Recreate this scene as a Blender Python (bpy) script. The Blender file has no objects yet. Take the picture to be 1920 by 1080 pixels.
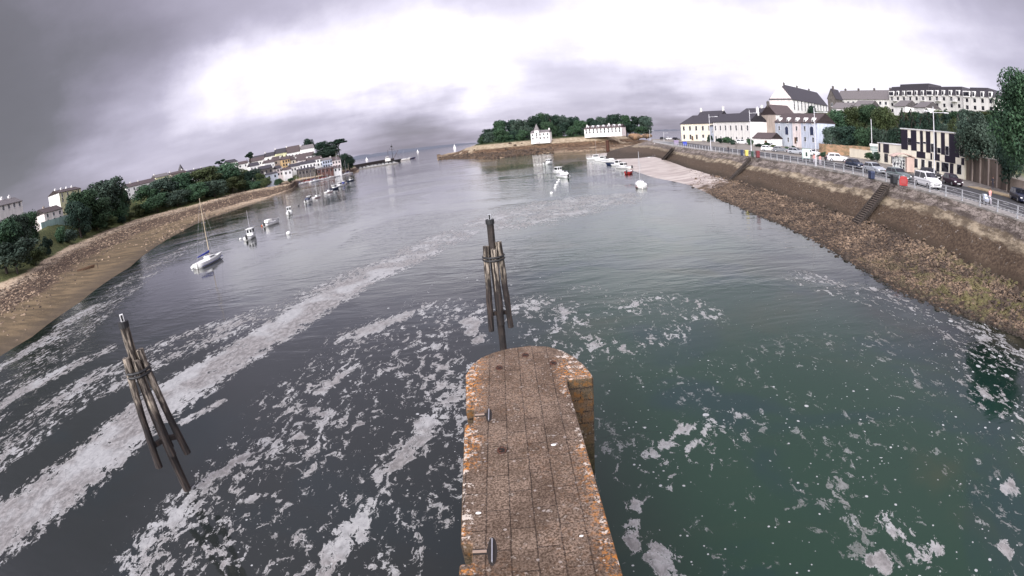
import bpy, math, random
import numpy as np
from mathutils import Vector, Matrix, noise as mn
random.seed(7); rnd = random.Random(11)
R = math.radians
sc = bpy.context.scene
col = sc.collection
# ------------------------------------------------------------------ camera
CH = 11.0                                    # camera height above the water, metres
F, K, PITCH, ROLL = 0.97940492, 0.03103761, 0.29684175, -0.09735538
cd = bpy.data.cameras.new("camera"); cam = bpy.data.objects.new("camera", cd); col.objects.link(cam)
cd.type = 'PANO'
cd.panorama_type = 'FISHEYE_LENS_POLYNOMIAL'
cd.sensor_fit = 'HORIZONTAL'; cd.sensor_width = 36.0; cd.sensor_height = 20.25
cd.fisheye_fov = R(178)
cd.fisheye_polynomial_k0 = 0
cd.fisheye_polynomial_k1 = -1 / (18 * F)
cd.fisheye_polynomial_k2 = 0
cd.fisheye_polynomial_k3 = -K / (F * 18 ** 3)
cd.fisheye_polynomial_k4 = 0
cd.clip_start = 0.1; cd.clip_end = 60000
cam.location = (0, 0, CH)
# columns: camera right, up, back in world
cr, sr = math.cos(ROLL), math.sin(ROLL); cp, sp = math.cos(PITCH), math.sin(PITCH)
def c2w(X, Y, Z):                             # cam right/up/forward -> world
    X, Y = cr * X - sr * Y, sr * X + cr * Y
    return (X, Z * cp + Y * sp, -Z * sp + Y * cp)
m3 = Matrix((c2w(1, 0, 0), c2w(0, 1, 0), tuple(-v for v in c2w(0, 0, 1)))).transposed()
cam.rotation_euler = m3.to_euler()
sc.camera = cam
def ray(px, py):
    x = (px - 960) / 960; y = -(py - 540) / 960; r = math.hypot(x, y)
    th = r / F * (1 + K * r * r); s = math.sin(th) / max(r, 1e-9)
    return c2w(x * s, y * s, math.cos(th))
def at(px, py, z=0.0):                        # where the sight line meets height z
    d = ray(px, py); t = (z - CH) / d[2]; return (d[0] * t, d[1] * t, z)
def atd(px, py, d):                           # where the sight line is d metres away on the plan
    v = ray(px, py); t = d / math.hypot(v[0], v[1]); return (v[0] * t, v[1] * t, CH + v[2] * t)
def azd(p): return math.degrees(math.atan2(p[0], p[1])), math.hypot(p[0], p[1])
def pol(a, d, z=0): return (d * math.sin(R(a)), d * math.cos(R(a)), z)
# ------------------------------------------------------------------ render, light
sc.render.engine = 'CYCLES'
sc.cycles.use_denoising = True
sc.cycles.max_bounces = 6; sc.cycles.diffuse_bounces = 3; sc.cycles.glossy_bounces = 4; sc.cycles.transparent_max_bounces = 6
sc.view_settings.view_transform = 'Standard'; sc.view_settings.look = 'None'; sc.view_settings.gamma = 1
sc.view_settings.exposure = 0.25
SUN_EL, SUN_AZ = 30, 212                       # degrees; azimuth clockwise from the view direction
sl = bpy.data.lights.new("sun", 'SUN'); sun = bpy.data.objects.new("sun", sl); col.objects.link(sun)
sl.energy = 1.5; sl.angle = R(18); sl.color = (1.0, 0.96, 0.9)
sd = Vector((math.sin(R(SUN_AZ)) * math.cos(R(SUN_EL)), math.cos(R(SUN_AZ)) * math.cos(R(SUN_EL)), math.sin(R(SUN_EL))))
sun.rotation_euler = sd.to_track_quat('Z', 'Y').to_euler()

class NT:                                      # small node helper
    def __init__(s, tree): s.t = tree; s.n = tree.nodes; s.l = tree.links
    def new(s, typ, **kw):
        nd = s.n.new(typ)
        for k, v in kw.items(): setattr(nd, k, v)
        return nd
    def put(s, sock, v):
        if hasattr(v, 'is_output') : s.l.new(v, sock)
        else:
            try: sock.default_value = v
            except Exception: sock.default_value = tuple(v) + (1,)
    def math(s, op, a, b=0.0, c=0.0, clamp=False):
        nd = s.new('ShaderNodeMath', operation=op, use_clamp=clamp)
        s.put(nd.inputs[0], a); s.put(nd.inputs[1], b); s.put(nd.inputs[2], c); return nd.outputs[0]
    def vmath(s, op, a, b=(0, 0, 0), out=0):
        nd = s.new('ShaderNodeVectorMath', operation=op)
        s.put(nd.inputs[0], a)
        if op == 'SCALE': s.put(nd.inputs[3], b)
        else: s.put(nd.inputs[1], b)
        return nd.outputs[out]
    def noise(s, vec, scale, detail=4, rough=.55, dist=0.0, out='Fac'):
        nd = s.new('ShaderNodeTexNoise'); s.put(nd.inputs['Vector'], vec)
        nd.inputs['Scale'].default_value = scale; nd.inputs['Detail'].default_value = detail
        nd.inputs['Roughness'].default_value = rough; nd.inputs['Distortion'].default_value = dist
        return nd.outputs[out]
    def vor(s, vec, scale, feat='F1', out='Distance', rnd_=1.0):
        nd = s.new('ShaderNodeTexVoronoi', feature=feat); s.put(nd.inputs['Vector'], vec)
        nd.inputs['Scale'].default_value = scale; nd.inputs['Randomness'].default_value = rnd_
        return nd.outputs[out]
    def ss(s, v, a, b, lo=0.0, hi=1.0):
        nd = s.new('ShaderNodeMapRange', interpolation_type='SMOOTHSTEP')
        s.put(nd.inputs[0], v); s.put(nd.inputs[1], a); s.put(nd.inputs[2], b); s.put(nd.inputs[3], lo); s.put(nd.inputs[4], hi)
        return nd.outputs[0]
    def mix(s, f, a, b, mode='MIX'):
        nd = s.new('ShaderNodeMix', data_type='RGBA', blend_type=mode, clamp_factor=True)
        s.put(nd.inputs[0], f); s.put(nd.inputs[6], a); s.put(nd.inputs[7], b); return nd.outputs[2]
    def mapping(s, vec, scale=(1, 1, 1), rot=(0, 0, 0), loc=(0, 0, 0)):
        nd = s.new('ShaderNodeMapping'); s.put(nd.inputs[0], vec)
        nd.inputs['Scale'].default_value = scale; nd.inputs['Rotation'].default_value = rot; nd.inputs['Location'].default_value = loc
        return nd.outputs[0]
    def bump(s, h, strength=.5, dist=.05, normal=None):
        nd = s.new('ShaderNodeBump'); nd.inputs['Strength'].default_value = strength; nd.inputs['Distance'].default_value = dist
        s.put(nd.inputs['Height'], h)
        if normal is not None: s.l.new(normal, nd.inputs['Normal'])
        return nd.outputs[0]

# world: overcast sky, cloud layer over a Nishita sky
w = bpy.data.worlds.new("World"); sc.world = w; w.use_nodes = True
T = NT(w.node_tree); T.n.clear()
out = T.new('ShaderNodeOutputWorld'); bg = T.new('ShaderNodeBackground'); T.l.new(bg.outputs[0], out.inputs[0])
bg.inputs[1].default_value = 0.1
sky = T.new('ShaderNodeTexSky', sky_type='NISHITA', sun_disc=False)
sky.sun_elevation = R(SUN_EL); sky.sun_rotation = R(SUN_AZ)
tc = T.new('ShaderNodeTexCoord').outputs['Generated']
dirv = T.vmath('NORMALIZE', tc)
sep = T.new('ShaderNodeSeparateXYZ'); T.l.new(dirv, sep.inputs[0])
zc = T.math('ADD', T.math('MAXIMUM', sep.outputs[2], 0.0), 0.14)
comb = T.new('ShaderNodeCombineXYZ')
T.l.new(T.math('DIVIDE', sep.outputs[0], zc), comb.inputs[0]); T.l.new(T.math('DIVIDE', sep.outputs[1], zc), comb.inputs[1])
P = comb.outputs[0]
nz = T.noise(P, .8, 5, .5, out='Color')
nv = T.vmath('SUBTRACT', nz, (.5, .5, .5))
nzb = T.vmath('SUBTRACT', T.noise(dirv, 5.0, 6, .6, out='Color'), (.5, .5, .5))
wd = T.vmath('ADD', T.vmath('ADD', dirv, T.vmath('SCALE', nv, .20)), T.vmath('SCALE', nzb, .14))
# sky blobs: pixel the sky patch is seen at, angular radius (deg), brightness change
blobs = [((960, 110), 10, .20), ((760, 110), 10, .24), ((600, 120), 8, .22), ((480, 140), 7, .22), ((380, 172), 5.5, .22), ((860, 80), 9, .16), ((1130, 75), 9, .2), ((1280, 95), 8, .2), ((1420, 100), 9, .22), ((1560, 100), 9, .2), ((1700, 120), 9, .22), ((1830, 110), 8, .14), ((1000, 175), 6, .1), ((700, 180), 7, .14),
         ((-200, 130), 26, -.27), ((60, 90), 17, -.19), ((300, 40), 13, -.10), ((30, 330), 17, -.19), ((500, 0), 9, -.05), ((230, 250), 9, .06), ((150, 180), 5, .05),
         ((1060, 140), 5, -.20), ((850, 158), 3, -.16), ((980, 120), 3, -.08), ((1300, 190), 9, -.06), ((760, 245), 8, -.24), ((600, 235), 4, -.05), ((1000, 235), 6, -.08), ((1240, 205), 6, -.10), ((1420, 150), 5, -.04), ((1880, 10), 9, -.08), ((960, 5), 8, -.03), ((1150, -10), 13, .09), ((750, 0), 8, .03), ((1500, 10), 10, .08)]
acc = .615
for (px, py), rad, wgt in blobs:
    D = ray(px, py)
    dt = T.vmath('DISTANCE', wd, D, out=1)
    acc = T.math('ADD', acc, T.ss(dt, R(rad) * 1.25, R(rad) * .1, 0.0, wgt))
back = T.vmath('DISTANCE', dirv, tuple(Vector((-.35, -1, .55)).normalized()), out=1)  # unseen bright sky behind the camera, added to light walls facing the viewer
acc = T.math('ADD', acc, T.ss(back, 1.35, .5, 0.0, .45))
lowh = T.math('MULTIPLY', T.ss(sep.outputs[2], .09, -.02), -.06)
acc = T.math('ADD', acc, lowh)
fine = T.math('MULTIPLY', T.math('SUBTRACT', T.noise(P, 1.3, 6, .52), .5), .22)
acc = T.math('ADD', acc, fine)
ramp = T.new('ShaderNodeValToRGB'); T.l.new(acc, ramp.inputs[0])
el = ramp.color_ramp.elements; el[0].position = 0.0; el[0].color = (.13, .125, .135, 1); el[1].position = 1.0; el[1].color = (1.15, 1.12, 1.2, 1)
for p_, c_ in ((.25, (.175, .168, .195)), (.42, (.285, .265, .335)), (.6, (.49, .46, .58)), (.78, (.78, .74, .88)), (.9, (1.0, .97, 1.06))):
    e = el.new(p_); e.color = c_ + (1,)
cl = T.vmath('SCALE', ramp.outputs[0], T.math('MULTIPLY', T.ss(back, 1.3, .45, 1.0, 2.9), 10.0))  # clouds scaled up inside the added bright region behind the camera
T.l.new(T.mix(.94, sky.outputs[0], cl), bg.inputs[0])

# ------------------------------------------------------------------ materials
MATS = {}
def mat(name, colr=(.5, .5, .5), rough=.7, fn=None, metal=0.0, spec=.5):
    if name in MATS: return MATS[name]
    m = bpy.data.materials.new(name); m.use_nodes = True; t = NT(m.node_tree)
    b = t.n['Principled BSDF']; b.inputs['Roughness'].default_value = rough; b.inputs['Metallic'].default_value = metal
    b.inputs['Specular IOR Level'].default_value = spec
    b.inputs['Base Color'].default_value = tuple(colr) + (1,)
    if fn: fn(t, b)
    MATS[name] = m; return m
def objco(t): return t.new('ShaderNodeTexCoord').outputs['Object']
def geoco(t): return t.new('ShaderNodeNewGeometry').outputs['Position']
def speck(c1, c2, scale=2.0, amt=1.0, bump=.0, world=True, detail=6, lo=.4, hi=.62):
    def f(t, b):
        co = geoco(t) if world else objco(t)
        n = t.noise(co, scale, detail, .65)
        t.l.new(t.mix(t.ss(n, lo, hi), c1, c2), b.inputs['Base Color'])
        if bump: t.l.new(t.bump(n, bump, .1), b.inputs['Normal'])
    return f
def vary(c, amt=.12, scale=.8, streak=True):   # plaster / paint with weather streaks
    def f(t, b):
        co = objco(t); n = t.noise(t.mapping(co, (1, 1, .25) if streak else (1, 1, 1)), scale, 6, .65)
        d = tuple(x * (1 - amt * 2.2) for x in c)
        t.l.new(t.mix(t.ss(n, .38, .66), c, d), b.inputs['Base Color'])
    return f
def paint(name, c, rough=.8, amt=.12, scale=.8): return mat(name, c, rough, vary(c, amt, scale))

M_white = paint('white_render', (.86, .845, .82), amt=.06); M_white2 = paint('off_white_render', (.76, .74, .70), amt=.08)
M_cream = paint('cream_render', (.82, .75, .60), amt=.06); M_beige = paint('beige_render', (.42, .35, .3))
M_bluegrey = paint('blue_grey_render', (.52, .56, .62)); M_paleblue = paint('pale_blue_render', (.55, .60, .70))
M_pinkw = paint('pinkish_render', (.80, .71, .68)); M_ochre = paint('ochre_render', (.6, .42, .22)); M_dstone = paint('dark_stone', (.13, .115, .105), amt=.25, scale=3)
M_lime = paint('pale_yellow_render', (.7, .68, .42))
def slate_fn(c):
    def f(t, b):
        co = objco(t); n = t.noise(co, 6, 5, .7)
        br = t.new('ShaderNodeTexBrick'); t.l.new(t.mapping(co, (1, 1, 1)), br.inputs[0]); br.inputs['Scale'].default_value = 2.5
        br.inputs[1].default_value = tuple(c) + (1,); br.inputs[2].default_value = tuple(x * .75 for x in c) + (1,); br.inputs[3].default_value = tuple(x * .55 for x in c) + (1,)
        t.l.new(t.mix(t.ss(n, .4, .65), br.outputs[0], tuple(x * 1.35 for x in c)), b.inputs['Base Color'])
    return f
M_slate = mat('slate_roof', (.04, .038, .045), .65, slate_fn((.042, .038, .046)))
M_slateb = mat('brown_slate_roof', (.06, .045, .045), .7, slate_fn((.075, .055, .055)))
M_tileg = mat('grey_roof', (.12, .11, .11), .7, slate_fn((.15, .135, .135)))
def glass_fn(t, b):
    n = t.noise(objco(t), .9, 2); t.l.new(t.mix(t.ss(n, .45, .6), (.012, .013, .018), (.045, .045, .055)), b.inputs['Base Color'])
M_glass = mat('window_glass', (.02, .02, .03), .12, glass_fn)
M_frame = mat('white_frame', (.75, .75, .75), .5)
M_dark = mat('black_rubber', (.015, .015, .016), .6)
M_cladd = mat('dark_purple_cladding', (.012, .01, .022), .55, vary((.016, .012, .026), .1, 2))
M_claddc = mat('cream_cladding', (.72, .66, .5), .6, vary((.90, .85, .70), .03, 1))
M_steel = mat('galvanised_steel', (.42, .43, .45), .45, vary((.45, .46, .48), .12, 4), metal=.3)
M_lamp = mat('pale_lamp_paint', (.62, .62, .64), .5, vary((.62, .62, .64), .08, 3))
M_rust = mat('rusty_iron', (.06, .02, .012), .85, speck((.1, .035, .018), (.02, .012, .01), 25, world=False))
M_gel = mat('white_gelcoat', (.78, .78, .77), .3, vary((.8, .8, .78), .06, 1.2))
M_red = mat('red_paint', (.35, .025, .03), .5, vary((.38, .03, .03), .1, 2))
M_blue = mat('blue_canvas', (.02, .03, .22), .8, vary((.02, .035, .26), .15, 3))
M_dgreen = mat('dark_green_paint', (.02, .05, .035), .6); M_navy = mat('navy_plastic', (.02, .03, .07), .5)
M_wood = mat('brown_wood', (.13, .075, .045), .8, speck((.16, .09, .05), (.05, .03, .02), 8, world=False))
M_conc = mat('concrete', (.3, .28, .26), .9, speck((.34, .32, .29), (.2, .185, .17), 1.2, bump=.2))
M_alu = mat('aluminium', (.55, .55, .57), .35, metal=.8)
M_orange = mat('orange_plastic', (.6, .12, .02), .5)

def foliage(name, a, b_, trans=.2):
    def f(t, b):
        oi = t.new('ShaderNodeObjectInfo').outputs['Random']
        n = t.noise(geoco(t), .35, 3, .6); n2 = t.noise(geoco(t), 2.2, 3, .7)
        c = t.mix(t.ss(n, .38, .62), a, b_)
        c = t.mix(t.ss(n2, .5, .75), c, tuple(min(1, x * 2.0) for x in b_))
        hs = t.new('ShaderNodeHueSaturation'); t.l.new(c, hs.inputs['Color'])
        t.l.new(t.math('ADD', .485, t.math('MULTIPLY', oi, .03)), hs.inputs['Hue'])
        t.l.new(t.math('ADD', .75, t.math('MULTIPLY', oi, .5)), hs.inputs['Value'])
        t.l.new(hs.outputs[0], b.inputs['Base Color'])
    return mat(name, a, .8, f, spec=.25)
M_leaf = foliage('green_leaves', (.024, .052, .029), (.044, .086, .042))
M_leafd = foliage('dark_pine_needles', (.011, .026, .019), (.022, .044, .029))
M_leafy = foliage('olive_leaves', (.036, .053, .024), (.066, .086, .034))
M_leafg = foliage('grey_green_leaves', (.026, .046, .034), (.055, .082, .060))
M_bark = mat('bark', (.05, .04, .035), .9, speck((.065, .05, .042), (.02, .016, .014), 6))

# ------------------------------------------------------------------ mesh helpers
class MB:
    def __init__(s): s.v = []; s.f = []; s.mi = []
    def add(s, vs, fs, mi=0):
        o = len(s.v); s.v += [tuple(v) for v in vs]; s.f += [tuple(i + o for i in f) for f in fs]; s.mi += [mi] * len(fs); return s
    def box(s, x0, x1, y0, y1, z0, z1, mi=0):
        return s.add([(x0, y0, z0), (x1, y0, z0), (x1, y1, z0), (x0, y1, z0), (x0, y0, z1), (x1, y0, z1), (x1, y1, z1), (x0, y1, z1)],
                     [(3, 2, 1, 0), (4, 5, 6, 7), (0, 1, 5, 4), (1, 2, 6, 5), (2, 3, 7, 6), (3, 0, 4, 7)], mi)
    def tube(s, pts, rad, n=8, mi=0, cap=True):
        pts = [Vector(p) for p in pts]; rs = rad if isinstance(rad, (list, tuple)) else [rad] * len(pts); o = []
        for i, p in enumerate(pts):
            t = (pts[min(i + 1, len(pts) - 1)] - pts[max(i - 1, 0)]).normalized()
            a = t.cross(Vector((0, 0, 1)) if abs(t.z) < .9 else Vector((1, 0, 0))).normalized(); b = t.cross(a)
            for k in range(n):
                an = 2 * math.pi * k / n; o.append(p + (a * math.cos(an) + b * math.sin(an)) * rs[i])
        fs = [(i * n + k, i * n + (k + 1) % n, (i + 1) * n + (k + 1) % n, (i + 1) * n + k) for i in range(len(pts) - 1) for k in range(n)]
        if cap: fs += [tuple(range(n))[::-1], tuple((len(pts) - 1) * n + k for k in range(n))]
        return s.add(o, fs, mi)
    def beam(s, p0, p1, w, h, mi=0):
        p0, p1 = Vector(p0), Vector(p1); t = (p1 - p0).normalized()
        a = t.cross(Vector((0, 0, 1)) if abs(t.z) < .95 else Vector((0, 1, 0))).normalized(); b = a.cross(t)
        vs = [p + a * sx * w / 2 + b * sy * h / 2 for p in (p0, p1) for sx, sy in ((-1, -1), (1, -1), (1, 1), (-1, 1))]
        return s.add(vs, [(3, 2, 1, 0), (4, 5, 6, 7), (0, 1, 5, 4), (1, 2, 6, 5), (2, 3, 7, 6), (3, 0, 4, 7)], mi)
    def ball(s, c, r, n=10, m=6, sz=(1, 1, 1), mi=0):
        vs = [(c[0], c[1], c[2] + r * sz[2])]
        for i in range(1, m):
            a = math.pi * i / m
            for k in range(n): vs.append((c[0] + r * sz[0] * math.sin(a) * math.cos(2 * math.pi * k / n), c[1] + r * sz[1] * math.sin(a) * math.sin(2 * math.pi * k / n), c[2] + r * sz[2] * math.cos(a)))
        vs.append((c[0], c[1], c[2] - r * sz[2])); L = len(vs) - 1
        fs = [(0, 1 + k, 1 + (k + 1) % n) for k in range(n)]
        for i in range(m - 2):
            for k in range(n): fs.append((1 + i * n + k, 1 + (i + 1) * n + k, 1 + (i + 1) * n + (k + 1) % n, 1 + i * n + (k + 1) % n))
        fs += [(L, 1 + (m - 2) * n + (k + 1) % n, 1 + (m - 2) * n + k) for k in range(n)]
        return s.add(vs, fs, mi)
    def prof(s, pts, y0, y1, mi=0):            # extrude an x-z profile from y0 to y1
        n = len(pts); vs = [(x, y0, z) for x, z in pts] + [(x, y1, z) for x, z in pts]
        return s.add(vs, [tuple(range(n)), tuple(range(2 * n - 1, n - 1, -1))] + [((i + 1) % n, i, n + i, n + (i + 1) % n) for i in range(n)], mi)
    def profx(s, pts, x0, x1, mi=0):           # extrude a y-z profile from x0 to x1
        n = len(pts); vs = [(x0, y, z) for y, z in pts] + [(x1, y, z) for y, z in pts]
        return s.add(vs, [tuple(range(n - 1, -1, -1)), tuple(range(n, 2 * n))] + [(i, (i + 1) % n, n + (i + 1) % n, n + i) for i in range(n)], mi)
    def build(s, name, m, parent=None, smooth=False, bevel=0, loc=None):
        me = bpy.data.meshes.new(name); me.from_pydata(s.v, [], s.f)
        for x in (m if isinstance(m, (list, tuple)) else [m]): me.materials.append(x)
        if any(s.mi): me.polygons.foreach_set('material_index', s.mi)
        if smooth: me.polygons.foreach_set('use_smooth', [True] * len(me.polygons))
        me.update(); o = bpy.data.objects.new(name, me); col.objects.link(o)
        if parent: o.parent = parent
        if loc: o.location = loc
        if bevel:
            b = o.modifiers.new('bevel', 'BEVEL'); b.width = bevel; b.segments = 2; b.limit_method = 'ANGLE'
        return o
def tag(o, label=None, cat=None, group=None, kind=None):
    if label: o['label'] = label
    if cat: o['category'] = cat
    if group: o['group'] = group
    if kind: o['kind'] = kind
    return o
def thing(name, label, cat, loc=(0, 0, 0), rz=0, group=None):
    o = bpy.data.objects.new(name, None); col.objects.link(o); o.location = loc; o.rotation_euler = (0, 0, rz); o.empty_display_size = .3
    return tag(o, label, cat, group)
def copy_tree(o, parent=None):
    c = o.copy(); col.objects.link(c); c.parent = parent
    for ch in list(o.children): copy_tree(ch, c)
    return c
def grid(name, rows, m, smooth=True, kind='structure', label=None, cat=None):
    nc = len(rows[0]); v = [p for r in rows for p in r]
    f = [(i * nc + j, i * nc + j + 1, (i + 1) * nc + j + 1, (i + 1) * nc + j) for i in range(len(rows) - 1) for j in range(nc - 1)]
    mb = MB(); mb.add(v, f); o = mb.build(name, m, smooth=smooth); tag(o, label, cat, None, kind)
    return o
def fb(x, y, s, o=4): return mn.fractal((x * s, y * s, 3.7), 1.0, 2.1, o)

exec_sections = []
# ------------------------------------------------------------------ water
def axis(lo, hi, step, far_lo, far_hi, g=1.16):
    a = list(np.arange(lo, hi + 1e-6, step)); s = step; x = hi
    while x < far_hi: s = min(s * g, 2500); x += s; a.append(x)
    s = step; x = lo; pre = []
    while x > far_lo: s = min(s * g, 2500); x -= s; pre.append(x)
    return np.array(pre[::-1] + a)
xs = axis(-42, 34, .4, -30000, 30000); ys = axis(1, 80, .4, -400, 42000)
GX, GY = np.meshgrid(xs, ys)
dens = np.zeros_like(GX); dots = np.zeros_like(GX); film = np.zeros_like(GX)
def band(pts, fld, val, soft=.5):              # pts: (px, py, half width in metres, strength)
    pw = [(at(p[0], p[1])[:2], p[2], p[3] if len(p) > 3 else 1) for p in pts]
    for (a, wa, sa), (b, wb, sb) in zip(pw[:-1], pw[1:]):
        dx, dy = b[0] - a[0], b[1] - a[1]; L = dx * dx + dy * dy + 1e-9
        t = np.clip(((GX - a[0]) * dx + (GY - a[1]) * dy) / L, 0, 1)
        d = np.hypot(GX - a[0] - t * dx, GY - a[1] - t * dy); wv = wa + (wb - wa) * t; sv = sa + (sb - sa) * t
        q = np.clip((1 - d / wv) / soft, 0, 1); q = q * q * (3 - 2 * q)
        np.maximum(fld, q * val * sv, out=fld)
# broad drifting bands, then loose pieces, then single solid patches
band([(-60, 1030, 5.0), (60, 950, 4.3), (200, 840, 3.9), (330, 735, 3.9), (480, 640, 3.9), (590, 575, 3.6), (660, 535, 3.6), (760, 485, 4.5, .8), (850, 440, 6, .6)], dens, .92, .75)
band([(-30, 880, 4), (120, 750, 5), (330, 650, 5), (560, 570, 5), (720, 500, 5.5, .9)], dens, .47, .6)
band([(-60, 800, 2.0), (60, 725, 2.2), (200, 655, 2.2)], dens, .62, .7)
band([(300, 1100, 3.4), (480, 900, 4.8), (600, 760, 6), (700, 660, 7), (800, 600, 7, .9)], dens, .34, .55)
band([(560, 1090, 2.5), (760, 900, 3), (850, 700, 4)], dens, .35, .6)
band([(740, 1060, 1.8), (850, 880, 1.2)], dens, .42, .6)
band([(250, 1060, 2.2), (330, 960, 2.0), (420, 870, 1.6)], dens, .47, .8)
for p in (((600, 1085, .8), (650, 1010, .75), (690, 950, .55)), ((748, 870, .45), (785, 825, .95), (800, 785, .6)), ((410, 890, .6), (455, 855, .55)), ((345, 790, .7), (420, 750, .5)),
          ((460, 940, .25), (500, 925, .3)), ((600, 735, .6), (660, 690, .5)), ((545, 770, .7), (620, 775, .5)), ((1170, 990, .35), (1195, 1010, .5), (1235, 1040, .75), (1265, 1075, .5)),
          ((830, 740, .35), (865, 750, .3)), ((510, 830, .3), (570, 820, .25)), ((690, 620, 1.3), (760, 590, 1.1)), ((880, 600, .9), (900, 640, .8))):
    band(p, dens, .80, .7)
band([(900, 610, 5), (1000, 590, 6), (1150, 560, 7, .7)], dens, .33, .6)
band([(970, 410, 13), (1060, 385, 15), (1130, 372, 12)], dens, .58, .7)
band([(1090, 640, 5), (1250, 590, 6)], dens, .32, .6)
for p in (((1225, 850, .35), (1290, 800, .4)), ((1290, 845, .3), (1330, 790, .35)), ((1660, 970, .4), (1740, 1040, .5)), ((1185, 940, .3), (1200, 965, .3))): band(p, dens, .66, .7)
for p in ((1895, 910, .35), (1650, 1050, .3), (1750, 1025, .3), (1885, 1028, .25)): band([(p[0] - 8, p[1], p[2]), (p[0] + 8, p[1] + 6, p[2])], dens, .98, .5)
# foam gathered off both shores
band([(1830, 620, 3.5), (1880, 720, 4.5), (1960, 800, 5)], dens, .31, .5); band([(1800, 610, 4), (1880, 720, 5), (1960, 800, 5)], dots, 1.5, .4)
band([(1500, 520, 3), (1650, 560, 4), (1800, 620, 4), (1900, 680, 4)], dens, .36, .6)
band([(-40, 780, 9), (60, 690, 7), (170, 590, 6), (260, 520, 6), (340, 470, 6), (420, 430, 5, .8)], dens, .33, .5)
band([(0, 690, 2.5), (80, 640, 2.5), (170, 575, 2.5)], dens, .62, .6)
# speck field on the right and thin spots between the pieces
band([(1250, 900, 9), (1500, 850, 14), (1800, 800, 16), (2000, 900, 12)], dots, 1.0, .6)
band([(1150, 700, 9), (1500, 620, 14), (1750, 600, 10)], dots, .6, .6)
band([(400, 1050, 8), (700, 800, 11), (900, 560, 12)], dots, .75, .5)
band([(1250, 900, 9), (1500, 850, 14), (1800, 800, 16), (2000, 900, 12)], dens, .205, .4); band([(1230, 880, 3), (1350, 800, 3)], dens, .25, .6); band([(1600, 930, 3), (1760, 980, 3), (1900, 1000, 3)], dens, .22, .6)
ny, nx = GX.shape
wv = np.stack([GX.ravel(), GY.ravel(), np.zeros(GX.size)], 1)
idx = np.arange(GX.size).reshape(ny, nx)
wf = np.stack([idx[:-1, :-1].ravel(), idx[:-1, 1:].ravel(), idx[1:, 1:].ravel(), idx[1:, :-1].ravel()], 1)
wme = bpy.data.meshes.new('water'); wme.from_pydata(wv.tolist(), [], wf.tolist())
for nm, arr in (('foam_amount', dens), ('speck_amount', dots)):
    at_ = wme.attributes.new(nm, 'FLOAT', 'POINT'); at_.data.foreach_set('value', arr.ravel().astype(np.float32))
wme.polygons.foreach_set('use_smooth', [True] * len(wme.polygons)); wme.update()
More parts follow.
